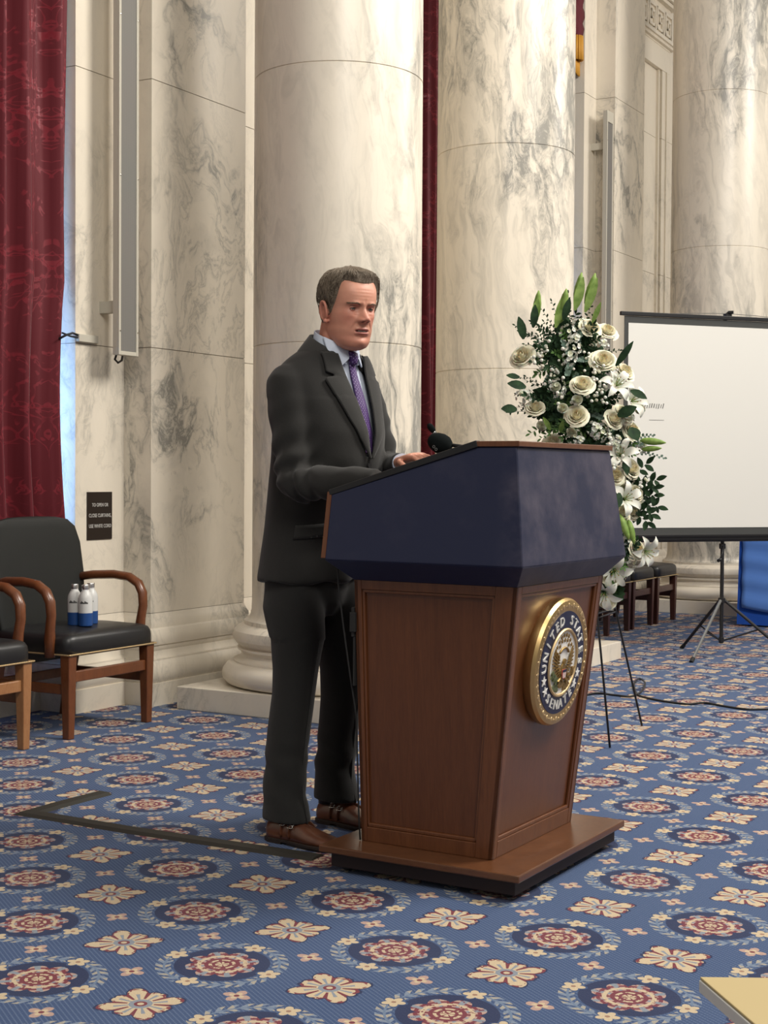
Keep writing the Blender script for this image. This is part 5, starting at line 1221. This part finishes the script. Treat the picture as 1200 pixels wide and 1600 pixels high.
for i, (px, py, Y) in enumerate([(932, 600, 6.47), (936, 615, 6.47), (928, 625, 6.48), (856, 548, 6.52), (850, 580, 6.53), (865, 590, 6.5), (958, 708, 6.46), (960, 718, 6.46), (935, 585, 6.48), (880, 575, 6.5), (952, 606, 6.5), (845, 560, 6.54), (885, 615, 6.47), (918, 565, 6.5), (965, 590, 6.52), (840, 545, 6.54), (1003, 750, 6.58)]):
    put_flower('wax%d' % (i % 3), px, py, Y, ((px - 900) / 200, -1, rs.uniform(0, .5)), rs.uniform(.8, 1.2), rs.uniform(0, 6))
for px, py, Y, d in [(962, 604, 6.52, (.3, -1, .5)), (970, 712, 6.5, (-.2, -1, .5)), (975, 780, 6.53, (.4, -1, .2)), (1004, 860, 6.58, (.6, -.8, -.3)), (960, 890, 6.56, (-.1, -1, -.3)), (985, 628, 6.54, (.5, -.9, .3)), (945, 925, 6.57, (-.3, -1, -.5))]:
    put_flower('lily', px, py, Y, d, .9, rs.uniform(0, 6))
for px, py, Y, d, s in [(837, 500, 6.6, (.08, -.2, 1), 1.15), (875, 505, 6.55, (.15, -.3, 1), 1.35), (900, 478, 6.6, (.15, -.1, 1), 1.3), (916, 480, 6.6, (.25, -.1, 1), 1.35), (1000, 688, 6.56, (1, -.3, -.1), 1.0), (1002, 702, 6.56, (.9, -.4, .05), .8), (967, 803, 6.5, (.35, -.4, -1), 1.1), (982, 812, 6.52, (.2, -.3, -1), 1.0)]:
    put_flower('lbud', px, py, Y, d, s)
# foliage: sprays of leaves growing from the heart of the arrangement
spine = [fl(895, 560, 6.72), fl(905, 640, 6.72), fl(935, 700, 6.72), fl(955, 780, 6.70), fl(962, 860, 6.68), fl(955, 920, 6.66)]
def spray(b, p0, p1, n, l, w_, droop=.1, flat=False, stemr=.0018, rr=random):
    d = p1 - p0; pts = []
    for i in range(7): u = i / 6; pts.append(p0 + d * u - Vector((0, 0, droop * d.length * u * u)))
    b.tube(pts, [stemr * (1.3 - u / 6) for u in range(7)], 4)
    for k in range(n):
        u = .2 + .8 * (k + .5) / n; i = min(5, int(u * 6)); c = pts[i].lerp(pts[i + 1], u * 6 - i); t = (pts[i + 1] - pts[i]).normalized()
        s = t.cross(Vector((0, -1, .2))).normalized() * (1 if k % 2 else -1); s = (s + Vector((rr.uniform(-.5, .5), rr.uniform(-.7, .3), rr.uniform(-.5, .5))) * .7).normalized()
        dd = (t * .6 + s).normalized(); nr = Vector((rr.uniform(-.5, .5), -1, rr.uniform(0, .8))).normalized()
        sc_ = (1.15 - .5 * u) * rr.uniform(.75, 1.2); leaf(b, c, dd, nr, l * sc_, w_ * sc_)
    leaf(b, pts[-1], (pts[-1] - pts[-2]), Vector((0, -1, .3)), l * .8, w_ * .7)
R2 = random.Random(12)
def make_sprays(name, mat, items, n, l, w_, droop=.1, seed=1):
    rr = random.Random(seed); b = MB()
    for (a, px, py, Y) in items: spray(b, spine[a].copy(), fl(px, py, Y), n, l, w_, droop, rr=rr)
    return b.build(name, mat, arr, smooth='all', fixn=False)
def rnd_items(n, seed, xr=1.0, back=.0):
    rr = random.Random(seed); out = []
    for k in range(n):
        a = rr.choices((0, 1, 2, 3, 4, 5), (5, 6, 4, 3, 2.5, 1.5))[0]
        cx, cy, rx, ry = ((893, 560, 68, 80), (893, 630, 78, 62), (935, 690, 70, 45), (962, 770, 40, 50), (965, 850, 34, 45), (952, 915, 24, 30))[a]
        t = rr.uniform(0, 2 * pi); q = math.sqrt(rr.uniform(.1, 1)) * xr; out.append((a, cx + rx * q * math.cos(t), cy + ry * q * math.sin(t), rr.uniform(6.50, 6.86) + back))
    return out
make_sprays('dark_foliage', L_DK, rnd_items(170, 1, .98) , 18, .036, .0095, .05, 1)
make_sprays('inner_foliage', L_DK, rnd_items(150, 8, .80, .08), 18, .048, .017, .02, 4)
make_sprays('fern_foliage', L_MD, rnd_items(46, 2, .92) + [(1, 828, 672, 6.55), (1, 845, 680, 6.52), (1, 860, 672, 6.5), (1, 872, 668, 6.5), (1, 880, 680, 6.5)], 14, .034, .007, .05, 2)
make_sprays('eucalyptus_foliage', L_EU, rnd_items(26, 3, .85) + [(0, 888, 550, 6.48), (0, 885, 580, 6.48), (0, 878, 530, 6.5), (2, 1000, 690, 6.55), (0, 915, 560, 6.5)], 16, .024, .0125, .05, 3)
make_sprays('trailing_eucalyptus', L_EU, [(2, 1038, 702, 6.56), (2, 1020, 668, 6.56)], 24, .017, .008, .12, 6)
make_sprays('trailing_ruscus', L_DK, [(3, 1026, 745, 6.56), (3, 1022, 758, 6.55), (3, 1028, 788, 6.55), (3, 1018, 800, 6.55), (3, 1012, 812, 6.56), (3, 1010, 720, 6.57), (3, 1022, 770, 6.56)], 10, .062, .017, .05, 7)
make_sprays('airy_twigs', L_DK, [(0, 862, 468, 6.62), (0, 888, 455, 6.65), (0, 845, 478, 6.62), (0, 830, 500, 6.6), (0, 805, 505, 6.6), (0, 812, 515, 6.6), (0, 932, 482, 6.66), (0, 925, 470, 6.64), (0, 850, 500, 6.58), (0, 820, 535, 6.58), (1, 795, 640, 6.56), (1, 790, 632, 6.58), (1, 808, 612, 6.56), (1, 812, 585, 6.56), (0, 968, 545, 6.6), (0, 825, 520, 6.58), (0, 840, 520, 6.58), (0, 858, 515, 6.58), (1, 822, 585, 6.58)], 15, .020, .0055, .03, 9)
b = MB()
for (px, py, d, l, w_) in ((833, 512, (.1, -.2, 1), .10, .019), (818, 530, (-.2, -.3, 1), .10, .022), (808, 640, (-1, -.2, .1), .07, .022), (822, 605, (-1, -.3, .25), .085, .022), (812, 590, (-.9, -.2, .2), .06, .014), (880, 500, (.3, -.2, 1), .10, .018), (962, 572, (.6, -.3, .9), .13, .016), (985, 610, (.9, -.3, -.4), .08, .02), (965, 650, (.9, -.4, .5), .09, .026), (985, 668, (.5, -.6, -.9), .07, .030), (975, 720, (.2, -.6, -.9), .07, .018), (968, 770, (-.2, -.6, -.9), .08, .02)):
    leaf(b, fl(px, py, 6.47), Vector(d), Vector((.2, -1, .4)), l, w_)
b.build('broad_leaves', L_DK, arr, smooth='all', fixn=False)
b = MB()
for (px, py, d, l, w_) in ((868, 512, (.25, -.1, 1), .15, .020), (898, 485, (.25, -.1, 1), .15, .021), (914, 488, (.35, -.1, 1), .16, .020), (833, 507, (.18, -.1, 1), .115, .020), (925, 505, (.4, -.2, 1), .10, .012), (860, 672, (-.4, -.5, .6), .08, .012), (875, 676, (.1, -.6, .7), .07, .012), (965, 800, (.4, -.5, -1), .12, .014), (978, 812, (.3, -.4, -1), .10, .013)):
    leaf(b, fl(px, py, 6.52), Vector(d), Vector((.1, -1, .2)), l, w_, .3, .05)
b.build('lily_leaves', L_LT, arr, smooth='all', fixn=False)
